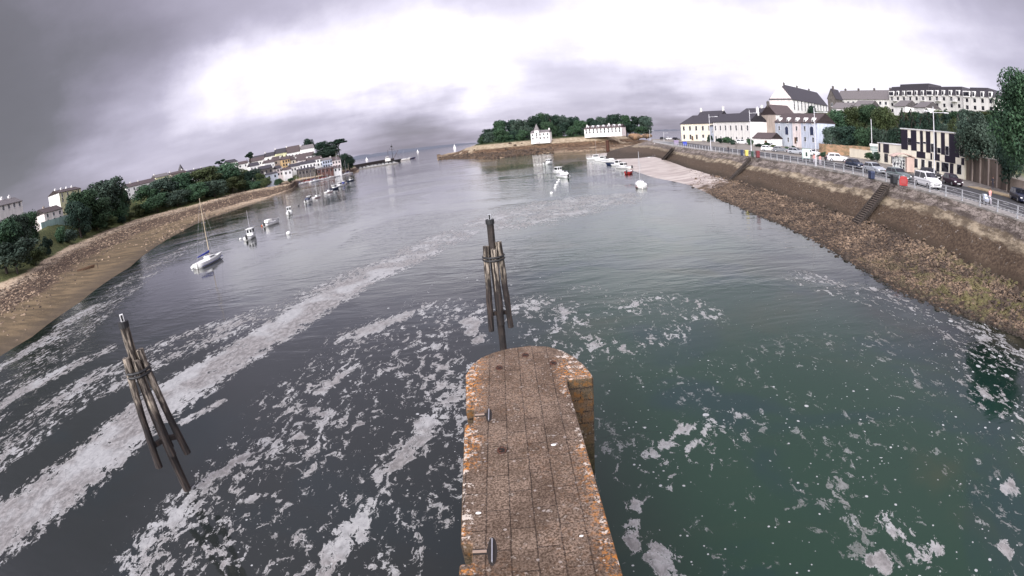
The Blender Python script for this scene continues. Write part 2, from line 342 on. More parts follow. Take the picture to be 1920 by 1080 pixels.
def water_fn(t, b):
    co = geoco(t)
    fa = t.new('ShaderNodeAttribute', attribute_name='foam_amount').outputs['Fac']
    sa = t.new('ShaderNodeAttribute', attribute_name='speck_amount').outputs['Fac']
    dist = t.vmath('LENGTH', co, out=1)
    # body colour: green murk with browner and bluer clouds of silt
    n1 = t.noise(co, .085, 4, .55, 1.2); n2 = t.noise(t.vmath('ADD', co, (31, 7, 0)), .12, 4, .55, .6)
    sx = t.new('ShaderNodeSeparateXYZ'); t.l.new(co, sx.inputs[0])
    right = t.ss(sx.outputs[0], -3.0, 6.0)
    base = t.mix(right, (.018, .021, .020), (.013, .036, .021))
    base = t.mix(t.math('MULTIPLY', t.ss(n1, .46, .72), t.math('MULTIPLY', right, .7)), base, (.036, .044, .022))
    base = t.mix(t.math('MULTIPLY', t.ss(n2, .5, .64), t.math('ADD', .15, t.math('MULTIPLY', right, .3))), base, (.008, .024, .034))
    base = t.mix(t.ss(t.math('ADD', sx.outputs[0], t.math('MULTIPLY', n1, 8)), 20, 33, 0, .9), base, (.002, .005, .003)); base = t.mix(t.ss(sx.outputs[0], -26, -40, 0, .8), base, (.003, .006, .004))  # dark tree reflections off both shores painted into the water colour
    # foam: broken lacy pieces where foam_amount is high
    co2 = t.mapping(co, (1, .62, 1), (0, 0, R(-38)))
    wob = t.vmath('SCALE', t.vmath('SUBTRACT', t.noise(co, 1.3, 3, .6, out='Color'), (.5, .5, .5)), .5)
    co3 = t.vmath('ADD', co2, wob)
    na = t.noise(co3, 2.0, 10, .70, .6); nb = t.noise(co3, .27, 4, .6); nc = t.noise(co3, 6.5, 5, .7, .8)
    nn = t.math('ADD', t.math('MULTIPLY', t.math('ADD', t.math('SUBTRACT', na, .5), t.math('MULTIPLY', t.math('SUBTRACT', nc, .5), .34)), 2.7), t.math('MULTIPLY', t.math('SUBTRACT', nb, .5), 1.25))
    lvl = t.math('SUBTRACT', t.math('ADD', t.math('ADD', nn, .5), fa), 1.0)
    edge = t.math('MULTIPLY', t.math('MINIMUM', dist, 60.0), .0012)
    foam = t.ss(lvl, t.math('SUBTRACT', 0.0, edge), t.math('ADD', .05, edge))
    foam = t.math('MULTIPLY', foam, t.ss(fa, .12, .3))
    # specks
    sp = None
    for sc_, rr in ((2.6, .17), (1.1, .14), (5.5, .2)):
        v = t.new('ShaderNodeTexVoronoi', feature='F1'); t.l.new(t.vmath('ADD', co, t.vmath('SCALE', wob, .25)), v.inputs[0]); v.inputs['Scale'].default_value = sc_
        cs = t.new('ShaderNodeSeparateXYZ'); t.l.new(v.outputs['Color'], cs.inputs[0])
        lim = t.math('MULTIPLY', t.math('MULTIPLY', t.ss(cs.outputs[0], .72, 1.0), rr), sa)
        q = t.math('MULTIPLY', t.math('LESS_THAN', v.outputs['Distance'], lim), t.math('GREATER_THAN', t.noise(co, .5, 2), .44))
        sp = q if sp is None else t.math('MAXIMUM', sp, q)
    foam = t.math('MAXIMUM', foam, sp)
    ft = t.noise(co3, 3.2, 6, .7); fb_ = t.noise(co, .3, 3)
    thick = t.ss(lvl, .05, .55)
    fc = t.mix(t.ss(ft, .38, .64), (.15, .141, .136), (.30, .285, .275))
    fc = t.mix(t.math('MAXIMUM', t.ss(fb_, .44, .62, 0, .5), t.math('MULTIPLY', sp, .8)), fc, (.46, .47, .47))
    rimf = t.math('MULTIPLY', t.ss(lvl, .0, .07), t.ss(lvl, .22, .08)); fc = t.mix(t.math('MULTIPLY', rimf, .55), fc, (.44, .44, .43))
    foam = t.math('MULTIPLY', foam, t.math('SUBTRACT', .96, t.math('MULTIPLY', t.ss(nc, .5, .66), .35)))
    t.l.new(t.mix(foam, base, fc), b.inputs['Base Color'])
    t.l.new(t.mix(foam, (.045, .045, .045), (.6, .6, .6)), b.inputs['Roughness'])
    b.inputs['IOR'].default_value = 1.33
    # ripples: calm and smooth patches, wave trains
    wm = t.mapping(co, (.35, 1, 1), (0, 0, R(12)))
    h1 = t.noise(wm, 1.6, 3, .6, .6); h2 = t.noise(t.mapping(co, (.32, 1, 1), (0, 0, R(4))), .62, 3, .55, .5); h3 = t.noise(co, 5.0, 2, .6)
    calm = t.ss(t.noise(co, .028, 4, .6, .8), .40, .62, .25, 1.0)
    h = t.math('ADD', t.math('ADD', t.math('MULTIPLY', h1, .05), t.math('MULTIPLY', h2, .10)), t.math('MULTIPLY', h3, .006))
    h = t.math('MULTIPLY', h, t.math('MULTIPLY', calm, t.ss(dist, 10.0, 45.0, .40, 1.9)))
    h = t.math('ADD', h, t.math('MULTIPLY', foam, .02))
    t.l.new(t.bump(h, .42, 1.0), b.inputs['Normal'])
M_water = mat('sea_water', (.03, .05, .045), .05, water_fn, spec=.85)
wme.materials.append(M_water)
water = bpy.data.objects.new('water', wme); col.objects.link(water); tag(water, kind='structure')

# ------------------------------------------------------------------ stone pier
DZ = 4.1
def pier_fn(t, b):
    co = geoco(t); s = t.new('ShaderNodeSeparateXYZ'); t.l.new(co, s.inputs[0]); X, Y, Z = s.outputs
    nrm = t.new('ShaderNodeNewGeometry').outputs['Normal']; sn = t.new('ShaderNodeSeparateXYZ'); t.l.new(nrm, sn.inputs[0])
    top = t.math('GREATER_THAN', sn.outputs[2], .6)
    wob = t.vmath('SCALE', t.vmath('SUBTRACT', t.noise(co, 3, 3, out='Color'), (.5, .5, .5)), .05)
    br = t.new('ShaderNodeTexBrick'); t.l.new(t.mapping(t.vmath('ADD', co, wob), (1, 1, 1), (0, 0, R(90)), (.1, 0, 0)), br.inputs[0])
    br.inputs['Scale'].default_value = 1.0; br.inputs['Mortar Size'].default_value = .015; br.inputs['Mortar Smooth'].default_value = .3
    br.inputs['Brick Width'].default_value = 1.15; br.inputs['Row Height'].default_value = .47
    br.inputs[1].default_value = (.165, .108, .070, 1); br.inputs[2].default_value = (.245, .17, .115, 1); br.inputs[3].default_value = (.03, .02, .015, 1)
    bw = t.new('ShaderNodeTexBrick'); cw = t.new('ShaderNodeCombineXYZ'); t.l.new(t.math('ADD', X, Y), cw.inputs[0]); t.l.new(Z, cw.inputs[1]); t.l.new(cw.outputs[0], bw.inputs[0])
    bw.inputs['Scale'].default_value = 1.0; bw.inputs['Mortar Size'].default_value = .03; bw.inputs['Brick Width'].default_value = .75; bw.inputs['Row Height'].default_value = .42
    bw.inputs[1].default_value = (.11, .07, .038, 1); bw.inputs[2].default_value = (.06, .048, .028, 1); bw.inputs[3].default_value = (.02, .015, .01, 1)
    stone = t.mix(top, bw.outputs[0], br.outputs[0])
    ng = t.noise(co, 22, 6, .75); nm_ = t.noise(co, 5.5, 6, .7); nl = t.noise(co, 1.1, 4, .6)
    grain = t.math('ADD', t.math('MULTIPLY', t.ss(ng, .40, .62), .75), .0)
    lit = t.mix(.85, stone, (.62, .50, .42), 'ADD')
    c = t.mix(grain, t.mix(.72, stone, (.012, .007, .005)), t.mix(.42, stone, (.60, .46, .37)))
    c = t.mix(t.math('MULTIPLY', t.ss(nm_, .52, .64), .6), c, (.05, .032, .022))
    c = t.mix(t.math('MULTIPLY', t.math('MULTIPLY', br.outputs['Fac'], top), t.ss(nl, .38, .56, .08, .6)), c, (.03, .02, .014))
    # pale lichen, strongest on the coping
    ax = t.math('ABSOLUTE', X); rim = t.ss(ax, .9, 1.5)
    vs = t.new('ShaderNodeTexVoronoi', feature='F1'); t.l.new(t.vmath('ADD', co, t.vmath('SCALE', wob, .8)), vs.inputs[0]); vs.inputs['Scale'].default_value = 9
    cs = t.new('ShaderNodeSeparateXYZ'); t.l.new(vs.outputs['Color'], cs.inputs[0])
    spots = t.math('MULTIPLY', t.math('LESS_THAN', vs.outputs['Distance'], t.math('MULTIPLY', t.ss(cs.outputs[1], .72, 1), .34)), t.ss(nl, .42, .55))
    c = t.mix(t.math('MULTIPLY', spots, .85), c, (.5, .44, .4))
    wl = t.math('MULTIPLY', t.ss(t.math('ADD', nm_, t.math('MULTIPLY', rim, .07)), .60, .65), t.math('ADD', .35, rim), clamp=True)
    plain = c; c = t.mix(t.math('MULTIPLY', t.ss(nl, .40, .60), .45), c, (.045, .028, .018)); c = t.mix(wl, c, (.56, .49, .42))
    # orange lichen in clusters near the edges
    ol = t.math('MULTIPLY', t.ss(t.noise(co, 9, 5, .75), .50, .58), t.ss(t.noise(t.vmath('ADD', co, (4.3, 1.7, 0)), .62, 3, .55), .45, .55))
    ol = t.math('MULTIPLY', ol, t.math('ADD', t.math('MULTIPLY', rim, .95), .05), clamp=True)
    c = t.mix(ol, c, (.50, .19, .03))
    # side faces: weed and damp towards the water
    plain = t.mix(.35, bw.outputs[0], plain); plain = t.mix(t.math('MULTIPLY', t.ss(nm_, .5, .6), t.ss(Z, 1.2, 3.4)), plain, (.17, .085, .03)); sidec = t.mix(t.ss(Z, 3.0, .3), plain, t.mix(t.ss(nm_, .4, .6), (.012, .013, .008), (.05, .045, .02)))
    c = t.mix(top, sidec, c)
    t.l.new(c, b.inputs['Base Color'])
    hgt = t.math('ADD', t.math('ADD', t.math('MULTIPLY', ng, .5), t.math('MULTIPLY', nm_, .7)), t.math('MULTIPLY', br.outputs['Fac'], -.45))
    t.l.new(t.bump(hgt, .8, .035), b.inputs['Normal'])
M_pier = mat('weathered_granite', (.2, .16, .13), .92, pier_fn, spec=.2)
YN = 12.9                                       # where the wider pier head begins
pier = thing('stone_pier', 'long granite pier with a rounded head, orange and white lichen, running out below the viewer', 'pier', (0, 6, 0))
ol = [(-1.42, -6), (-1.42, 4.0)]
head = [(-1.42, 9.0), (-1.62, 12.0), (-1.7, 13.9), (-1.52, 14.65), (-1.25, 15.1), (-.85, 15.43), (-.3, 15.65), (.4, 15.72), (1.0, 15.5), (1.45, 15.05), (1.78, 14.45), (2.0, 13.75), (2.1, 13.2), (2.12, YN), (1.32, YN)]
slots = [(6.15, 6.65), (11.05, 11.75)]          # gate grooves cut in the left edge
outl = [(-1.42, -6)]
for a, b_ in slots:
    xe = -1.42 if a < 9 else -1.57
    outl += [(xe, a), (xe + .22, a), (xe + .22, b_), (xe, b_)]
outl += head[2:]
outl += [(1.36, 9.0), (1.40, 5.5), (1.42, -6)]
def smooth_arc(p): return p
n = len(outl); vs = []; zs = (-2.5, DZ)
for z in zs: vs += [(x, y - 6, z) for x, y in outl]
pb = MB(); pb.add(vs, [tuple(range(n))[::1], tuple(range(n, 2 * n))[::-1]] + [(i, n + i, n + (i + 1) % n, (i + 1) % n) for i in range(n)])
po = pb.build('masonry', M_pier, pier, bevel=.06)
# slots for the lifting gear: flat dark patches, recess shade painted as colour
M_hole = mat('recess_shade', (.02, .015, .012), .7)
for (xc, yc, lx, ly) in ((-.93, 11.35, .055, .33), (-.82, 6.42, .06, .38)):
    rb = MB(); ring = []
    for k in range(20):
        a = 2 * math.pi * k / 20; ring.append((xc + lx * 1.5 * math.cos(a), yc - 6 + ly * math.sin(a)))
    rb.add([(x, y, DZ + .004) for x, y in ring], [tuple(range(20))])
    so = rb.build('gear_slot', M_hole, pier)
    MB().box(xc - .014, xc + .014, yc - 6 - ly * .8, yc - 6 + ly * .8, DZ + .006, DZ + .06).build('steel_bar', M_alu, so, bevel=.008)
for (x0, x1, yc) in ((-1.3, -1.05, 11.4), (-1.18, -.92, 6.42)):
    ch_ = MB().box(x0, x1 + .06, yc - 6 - .075, yc - 6 + .075, DZ + .002, DZ + .010).build('iron_channel', M_hole, pier); MB().box(x0, x1, yc - 6 - .03, yc - 6 + .03, DZ + .012, DZ + .03).build('iron_rail', mat('pale_rust', (.30, .22, .17), .8), ch_)  # channel is a dark strip painted as a shaded groove
for i, (px, py) in enumerate(((985, 667), (936, 691), (1037, 682), (941, 846))):
    x, y, _ = at(px, py, DZ)
    hb = MB(); hb.add([(x + .12 * math.cos(a), y - 6 + .12 * math.sin(a), DZ + .004) for a in [k * math.pi / 8 for k in range(16)]], [tuple(range(16))])  # flat dark disc, shade of the ring recess put into its colour
    ho = hb.build('ring_recess', M_hole, pier)
    rg = MB(); rg.tube([(x + .095 * math.cos(a), y - 6 + .095 * math.sin(a), DZ + .03 + .02 * math.sin(a * 1)) for a in [k * math.pi / 10 for k in range(21)]], .018, 6)
    rg.beam((x - .1, y - 6, DZ + .02), (x + .02, y - 6, DZ + .02), .03, .03)
    rg.build('mooring_ring', M_rust, ho, smooth=True)
for px, py, s in ((1038, 834, .055), (897, 962, .05), (1090, 1005, .035)):
    x, y, _ = at(px, py, DZ); b2 = MB()
    b2.ball((x, y - 6, DZ + .003), s, 9, 4, (1.2, .8, .12)); b2.build('white_dropping', mat('bird_dropping', (.8, .78, .75), .7), pier)

# ------------------------------------------------------------------ timber dolphins
def timber_fn(t, b):
    co = geoco(t); s = t.new('ShaderNodeSeparateXYZ'); t.l.new(co, s.inputs[0]); Z = s.outputs[2]
    n = t.noise(t.mapping(co, (9, 9, .9)), 1.0, 6, .7); n2 = t.noise(co, 2.0, 4, .6)
    hz = t.math('ADD', Z, t.math('MULTIPLY', t.math('SUBTRACT', n2, .5), 3.2))
    dry = t.mix(t.ss(n, .44, .64), (.018, .013, .010), (.40, .34, .27))
    wet = t.mix(t.ss(n, .42, .66), (.010, .008, .008), (.05, .035, .028))
    t.l.new(t.mix(t.ss(hz, 3.6, 4.8), wet, dry), b.inputs['Base Color'])
    t.l.new(t.bump(n, .8, .04), b.inputs['Normal'])
M_timber = mat('weathered_timber', (.1, .08, .06), .85, timber_fn)
M_tard = mat('tarred_timber', (.012, .01, .009), .7, speck((.03, .022, .018), (.008, .006, .006), 3, bump=.5))
def dolphin(label, p, rz, seed, main=None, spr=1.0):
    rr = random.Random(seed)
    d = thing('mooring_dolphin', label, 'dolphin', (p[0], p[1], 0), rz, 'timber mooring dolphins off the pier')
    def pile(p0, p1, r, name, wob=.012):
        pts = []; rs = []
        for k in range(9):
            t_ = k / 8; pts.append([p0[i] + (p1[i] - p0[i]) * t_ + (rr.uniform(-wob, wob) if i < 2 else 0) for i in range(3)]); rs.append(r * rr.uniform(.93, 1.08))
        m = MB(); m.tube(pts, rs, 9); return m.build(name, main if (main and name == 'main_pile') else M_timber, d, smooth=False, bevel=.01)
    pile((0, 0, -3), (0, 0, 7.05), .19, 'main_pile')
    for k, (a, top, bot, rb_) in enumerate(((R(200), 5.95, 1.55, .82), (R(335), 6.1, 1.65, .80), (R(275), 5.8, 1.9, .5), (R(80), 6.0, 1.7, .75))):
        pile((.92 * spr * rb_ * math.cos(a), .92 * spr * rb_ * math.sin(a), bot), (.34 * math.cos(a), .34 * math.sin(a), top), .155, 'raking_pile')
    m = MB()
    for z in (5.25, 5.4):
        m.tube([(.52 * math.cos(a), .52 * math.sin(a), z) for a in [k * math.pi / 6 for k in range(13)]], .055, 6)
    m.build('binding_band', M_dark, d)
    m = MB()
    for a, r_ in ((R(200), .68), (R(335), .66), (R(80), .66)):
        m.beam((0, 0, 2.45), (r_ * spr * math.cos(a), r_ * spr * math.sin(a), 2.45), .16, .2)
    m.build('cross_brace', M_timber, d, bevel=.02)
    m = MB(); m.tube([(0, 0, 7.0), (0, 0, 7.22)], .215, 12); m.build('pile_cap', M_dark, d)
    m = MB(); m.box(-.075, .075, -.075, .075, 7.22, 7.48); lt = m.build('marker_box', M_steel if main else M_gel, d, bevel=.01)
    m = MB(); m.box(-.04, .04, -.079, -.075, 7.24, 7.46).box(-.079, -.075, -.04, .04, 7.24, 7.46).box(.075, .079, -.04, .04, 7.24, 7.46); m.build('dark_strip', M_dark, lt)
    return d
dl = at(352, 918); dolphin('timber mooring dolphin standing alone in drifting foam, left of the pier', dl, R(47), 3)
dc = pol(-1.8, 24); dolphin('timber mooring dolphin standing straight beyond the rounded pier head', dc, R(4), 5, M_tard, .74)
# ------------------------------------------------------------------ land, right-hand side
def line(pts, z, extra=()):                    # pixel polyline lying at height z -> (azimuth, distance) table
    q = sorted([azd(at(p[0], p[1], z)) for p in pts] + [azd(p) for p in extra]); return np.array([a for a, _ in q]), np.array([d for _, d in q])
EDGE_PX = [(1210, 265), (1260, 275), (1335, 285), (1410, 294), (1485, 307), (1560, 319), (1602, 329), (1657, 342), (1702, 352), (1770, 370), (1841, 391), (1916, 417)]
EZ = 5.4
Lw = line([(1120, 290), (1150, 300), (1175, 322), (1230, 335), (1290, 347), (1350, 375), (1400, 395), (1440, 412), (1500, 437), (1560, 470), (1600, 495), (1650, 525), (1700, 552), (1780, 582), (1850, 605), (1915, 632)], 0,
          [(32, 8), (33, 0), (34, -14)])
TOEZ = 1.0
Lt = line([(1170, 283), (1210, 292), (1245, 300), (1285, 315), (1325, 327), (1367, 339), (1410, 352), (1460, 370), (1535, 392), (1600, 415), (1647, 430), (1702, 455), (1765, 477), (1815, 505), (1865, 525), (1915, 557)], TOEZ,
          [(35.5, 8), (35.5, 0), (36, -14)])
Le = line(EDGE_PX, EZ, [(41, 8), (41, 0), (41.5, -14)])
def I(L, a): return float(np.interp(a, L[0], L[1]))
def Dw(a): return I(Lw, a)
def Dt(a): return max(I(Lt, a), Dw(a) + 1.5)
def De(a): return max(I(Le, a), Dt(a) + 4.5)
azs = list(np.arange(17.4, 40, .2)) + list(np.arange(40, 104, .5))
# quay slope, a strip with its own relief
rows = []
NS = 22
for i in range(NS + 1):
    t_ = i / NS; r = []
    for a in azs:
        d = Dt(a) * .995 + (De(a) - Dt(a) * .995) * (t_ if t_ < 1 else 1); z = TOEZ - .35 + (EZ - .02 - TOEZ + .35) * (t_ ** 1.12)
        bz = mn.noise((d * math.sin(R(a)) * .5, d * math.cos(R(a)) * .5, i * .5)) * .10
        if i >= NS - 1: bz = 0
        x, y, _ = pol(a, d + bz * 1.5); r.append((x, y, z + bz))
    rows.append(r)
rows.append([pol(a, De(a) + .55, EZ - .02) for a in azs])
def quay_fn(t, b):
    co = geoco(t); s = t.new('ShaderNodeSeparateXYZ'); t.l.new(co, s.inputs[0]); Z = s.outputs[2]
    n = t.noise(t.mapping(co, (1, .5, 1)), 1.1, 7, .7); nb = t.noise(co, .12, 4, .6); nf = t.noise(co, 4, 5, .7)
    zz_ = t.math('ADD', Z, t.math('ADD', t.math('MULTIPLY', t.math('SUBTRACT', nb, .5), 1.6), t.math('MULTIPLY', t.math('SUBTRACT', n, .5), .9)))
    v = t.vor(t.mapping(co, (1, .8, 1.3)), 2.1, 'DISTANCE_TO_EDGE'); joint = t.ss(v, .0, .07, .35, 1.0)
    rubble = t.mix(joint, (.03, .024, .02), t.mix(t.ss(n, .4, .62), (.10, .082, .068), (.30, .255, .225)))
    low = t.mix(t.ss(nf, .4, .65), (.050, .034, .024), (.115, .082, .055))
    pale = t.mix(t.ss(n, .4, .62), (.11, .085, .06), (.34, .28, .20))
    c = t.mix(t.ss(zz_, 3.1, 3.6), low, pale)
    c = t.mix(t.ss(zz_, 4.0, 4.25), c, t.mix(.4, rubble, (.06, .045, .042)))
    c = t.mix(t.ss(zz_, 4.45, 4.7), c, rubble)
    c = t.mix(t.math('MULTIPLY', t.ss(zz_, 2.1, 1.2), t.ss(nf, .42, .6)), c, (.022, .018, .012))
    c = t.mix(t.math('MULTIPLY', t.ss(t.noise(co, 2.4, 5, .7), .63, .68), .6), c, (.45, .42, .38))
    t.l.new(c, b.inputs['Base Color'])
    t.l.new(t.bump(t.math('ADD', t.math('MULTIPLY', joint, t.math('MULTIPLY', t.ss(Z, 4.1, 4.6), .5)), n), .8, .18), b.inputs['Normal'])
M_quay = mat('stained_quay_stone', (.1, .08, .06), .9, quay_fn, spec=.25)
qw = grid('quay_wall', rows, M_quay, True, None, 'long sloping stone quay wall stained brown, rubble band along its top', 'quay wall')
# far end of the quay: the slope turns the corner and dies down
rows = []
for i in range(13):
    t_ = i / 12; r = []
    for k in range(17):
        a = 17.45 - k * .33; f = (1 - k / 16)
        d0 = I(Lt, 17.4) * .995 + k * 1.2; d1 = De(17.4) - k * .5
        r.append(pol(a, d0 + (d1 - d0) * t_ + 25 * (k / 16) * t_, TOEZ - .35 + (EZ - .03 - TOEZ + .35) * (t_ ** 1.1) * f ** .8 - .55 * (k / 16) + (t_ * 2 if 0 else 0)))
    rows.append(r)
rows.append([pol(17.45 - k * .33, De(17.4) + 60, (EZ - .05) * (1 - k / 16) - .8 * (k / 16)) for k in range(17)])
tag(grid('quay_end_slope', rows, M_quay, True, None), 'far end of the stone quay where it drops to the low channel', 'embankment')

# shore between the water and the toe of the wall
def shore_fn(t, b):
    co = geoco(t); s = t.new('ShaderNodeSeparateXYZ'); t.l.new(co, s.inputs[0]); Y = s.outputs[1]; Z = s.outputs[2]
    n = t.noise(co, 2.3, 7, .75); nb = t.noise(co, .35, 4, .6); nf = t.noise(co, 7, 4, .7)
    c = t.mix(t.ss(n, .44, .62), (.035, .022, .015), (.26, .18, .115))
    c = t.mix(t.math('MULTIPLY', t.ss(nf, .5, .6), .75), c, (.025, .018, .012))
    c = t.mix(t.math('MULTIPLY', t.ss(nb, .52, .66), t.ss(Y, 40, 20)), c, t.mix(t.ss(nf, .4, .6), (.045, .04, .014), (.19, .175, .05)))
    mud = t.mix(t.ss(t.noise(t.mapping(co, (.25, 1.4, 1), (0, 0, R(-28))), .42, 5, .6, .5), .42, .58), (.30, .24, .21), (.47, .41, .36))
    mudm = t.ss(t.math('ADD', Y, t.math('MULTIPLY', t.math('SUBTRACT', nb, .5), 50)), 82, 96)
    c = t.mix(mudm, c, mud)
    t.l.new(c, b.inputs['Base Color'])
    t.l.new(t.math('SUBTRACT', .85, t.math('MULTIPLY', mudm, .45)), b.inputs['Roughness'])
    bp = t.new('ShaderNodeBump'); bp.inputs['Distance'].default_value = .12; t.l.new(n, bp.inputs['Height']); t.l.new(t.math('SUBTRACT', .9, t.math('MULTIPLY', mudm, .8)), bp.inputs['Strength'])
    t.l.new(bp.outputs[0], b.inputs['Normal'])
M_shore = mat('weedy_shingle', (.2, .15, .1), .85, shore_fn, spec=.3)
azs2 = list(np.arange(10.4, 40, .15)) + list(np.arange(40, 104, .35))
rows = []
for i in range(-6, 31):
    t_ = i / 28; r = []
    for a in azs2:
        d0, d1 = Dw(a), Dt(a); d = d0 + (d1 - d0 + .6) * t_
        z = TOEZ * t_ if t_ > 0 else t_ * 1.5
        x, y, _ = pol(a, d); rough = .20 if a > 24 else (.05 if a > 21 else .025)
        if t_ > -.1: z += rough * (mn.noise((x * 1.1, y * 1.1, 0)) + .7 * mn.noise((x * 3.1, y * 3.1, 5))) * min(1, max(.35, t_ * 3)) - .02 * (a < 22)
        if a < 17.4: z = z * max(0, (a - 10.4) / 7.0) - .10 * (17.4 - a) / 7
        r.append((x, y, z))
    rows.append(r)
grid('rocky_shore', rows, M_shore, True)
# weed-covered stones lying on it
def stones(name, pts, m, label=None):
    mb = MB(); rr = random.Random(5)
    for (x, y, z, s) in pts:
        n = 6; vs = []; ph = rr.random() * 6.3; h = s * rr.uniform(.35, .8)
        for k in range(n):
            a = ph + k * 2 * math.pi / n; q = s * rr.uniform(.7, 1.25); vs.append((x + q * math.cos(a), y + q * math.sin(a), z - .12 * s))
        for k in range(n):
            a = ph + k * 2 * math.pi / n + .2; q = s * rr.uniform(.35, .8); vs.append((x + q * math.cos(a), y + q * math.sin(a), z + h * rr.uniform(.6, 1)))
        vs.append((x, y, z + h))
        mb.add(vs, [(k, (k + 1) % n, n + (k + 1) % n, n + k) for k in range(n)] + [(n + k, n + (k + 1) % n, 2 * n) for k in range(n)])
    o = mb.build(name, m); tag(o, None, None, None, 'stuff'); return o
def stone_fn(t, b):
    co = geoco(t); n = t.noise(co, 3.2, 7, .8); s = t.new('ShaderNodeSeparateXYZ'); t.l.new(co, s.inputs[0])
    c = t.mix(t.ss(n, .42, .62), (.018, .012, .009), (.30, .21, .14)); c = t.mix(t.ss(t.noise(co, .22, 5, .65), .44, .56), c, t.mix(.72, c, (.024, .016, .012)))
    c = t.mix(t.math('MULTIPLY', t.ss(t.noise(co, .5, 5, .7), .46, .56), t.ss(s.outputs[1], 36, 20, 0, .8)), c, (.10, .092, .03))
    c = t.mix(t.ss(s.outputs[2], .32, .04), c, (.028, .020, .014)); t.l.new(c, b.inputs['Base Color'])
M_stone = mat('weedy_stone', (.1, .08, .06), .85, stone_fn)
pts = []
for _ in range(20000):
    a = rnd.uniform(21.5, 75) if rnd.random() < .8 else rnd.uniform(24, 60); t_ = rnd.uniform(-.08, 1.0)
    d = Dw(a) + (Dt(a) - Dw(a)) * t_; x, y, _ = pol(a, d)
    if a < 24 and rnd.random() < .8: continue
    pts.append((x, y, TOEZ * t_ + .0, (.035 + .13 * rnd.random() ** 2) * (1 if rnd.random() < .96 else 2.6)))
for _ in range(900):                            # dark stones crowding the foot of the wall
    a = rnd.uniform(24, 72); d = Dt(a) + rnd.gauss(.2, .45); x, y, _ = pol(a, d); pts.append((x, y, TOEZ - .05 + max(0, d - Dt(a)) * .4, rnd.uniform(.15, .36)))
stones('shore_stones', pts, M_stone)
# steps down the quay slope
M_step = mat('dark_wet_step', (.03, .022, .018), .8, speck((.05, .038, .03), (.012, .009, .008), 5)); M_stepp = mat('pale_step_edge', (.2, .16, .13), .9)
def steps(label, ptop, pbot, wid, n, grp='steps down the quay wall'):
    a = Vector(at(ptop[0], ptop[1], EZ)); b = Vector(at(pbot[0], pbot[1], TOEZ)); u = (b - a); L = math.hypot(u.x, u.y); e = Vector((u.x / L, u.y / L, 0)); s_ = Vector((-e.y, e.x, 0))
    th_ = thing('quay_steps', label, 'steps', tuple(a), math.atan2(e.y, e.x), grp)
    dz = (EZ - TOEZ) / n; dx = L / n; m = MB()
    for k in range(n): m.box(k * dx, (k + 1) * dx, -wid / 2, wid / 2, -dz * (k + 1) - .5, -dz * (k + 1) + dz * .95 - .05)
    m.build('treads', M_step, th_)
    m = MB()
    for k in range(n): m.box(k * dx + dx * .1, k * dx + dx * .5, -wid / 2 + .03, wid / 2 - .03, -dz * (k + 1) + dz * .95 - .05, -dz * (k + 1) + dz * .95 - .02)
    m.build('tread_edge', M_stepp, th_)
    m = MB()
    for sy in (-1, 1): m.prof([(0, -.1), (L, -(EZ - TOEZ) - .1), (L, -(EZ - TOEZ) + .18), (0, .12)], sy * wid / 2 - .1 + sy * .1, sy * wid / 2 + .1 + sy * .1)
    m.build('side_kerb', M_step, th_)
steps('wide flight of steps down the quay wall, just left of the red box', (1662, 346), (1605, 418), 1.25, 20)
steps('narrow dark flight of steps down the middle of the quay wall', (1407, 296), (1367, 338), .9, 20)
steps('small distant flight of steps near the far end of the quay wall', (1263, 277), (1243, 299), .7, 16)
# pale slanting posts (ladder rails) bolted near the top of the slope
for i, (px, py) in enumerate(((1420, 300), (1354, 290), (1309, 283), (1276, 278), (1249, 274), (1227, 271))):
    p = Vector(at(px, py, 4.6)); m = MB(); s = .5 + .12 * i
    m.tube([(-.15, -.3, -s * .35), (.2, .35, s * .5)], .10 + .012 * i, 6); m.box(-.3, .0, -.5, -.2, -s * .5, -s * .25)
    o = m.build('bollard', M_white, loc=p - Vector(pol(azd(p)[0], .8)) * .4)
    tag(o, ['short white bollard on the quay slope, nearest the middle steps', 'short white bollard on the quay slope below the white-gabled house', 'short white bollard on the quay slope left of the long white house',
            'short white bollard on the quay slope below the cream house', 'short white bollard beside the farthest quay steps', 'smallest white bollard, at the far end of the quay'][i], 'bollard', 'white bollards along the quay wall')
# broken drain pipe low on the slope
p = at(1690, 398, 2.7); o = MB().tube([(0, 0, 0), (-.9, -1.3, -.55)], .12, 7).box(-.25, .25, -.1, .3, -.25, .45).build('drain_pipe', M_conc, loc=p); tag(o, 'pale drain pipe poking from the quay slope right of the wide steps', 'pipe')

# inland ground
def hillf(a): return min(1, max(0, (a - 25) / 9)) * (1 - .55 * min(1, max(0, (a - 62) / 20)))
def Dfoot(a): return float(np.interp(a, [17, 22, 30, 38, 45, 55, 65, 104], [330, 268, 225, 178, 150, 104, 96, 100]))
def zin(a, d):
    f = Dfoot(a); h = hillf(a); k = (d - f)
    if k <= 0: return EZ - .04
    return EZ - .04 + h * (9 * min(1, k / 30) ** 1.2 + 8 * min(1, max(0, (k - 30) / 70)) + 4 * min(1, max(0, (k - 100) / 200)))
rows = []
for i in range(40):
    r = []
    for a in azs:
        e = De(a) + .3; far = 900 if a > 27 else (Dfoot(a) + 30)
        t_ = i / 39; d = e + (far - e) * t_ ** 2.0
        z = zin(a, d)
        if a <= 24 and t_ > .9: z -= (t_ - .9) * 70 * (1 if a < 23 else .3)
        r.append(pol(a, d, z))
    rows.append(r)
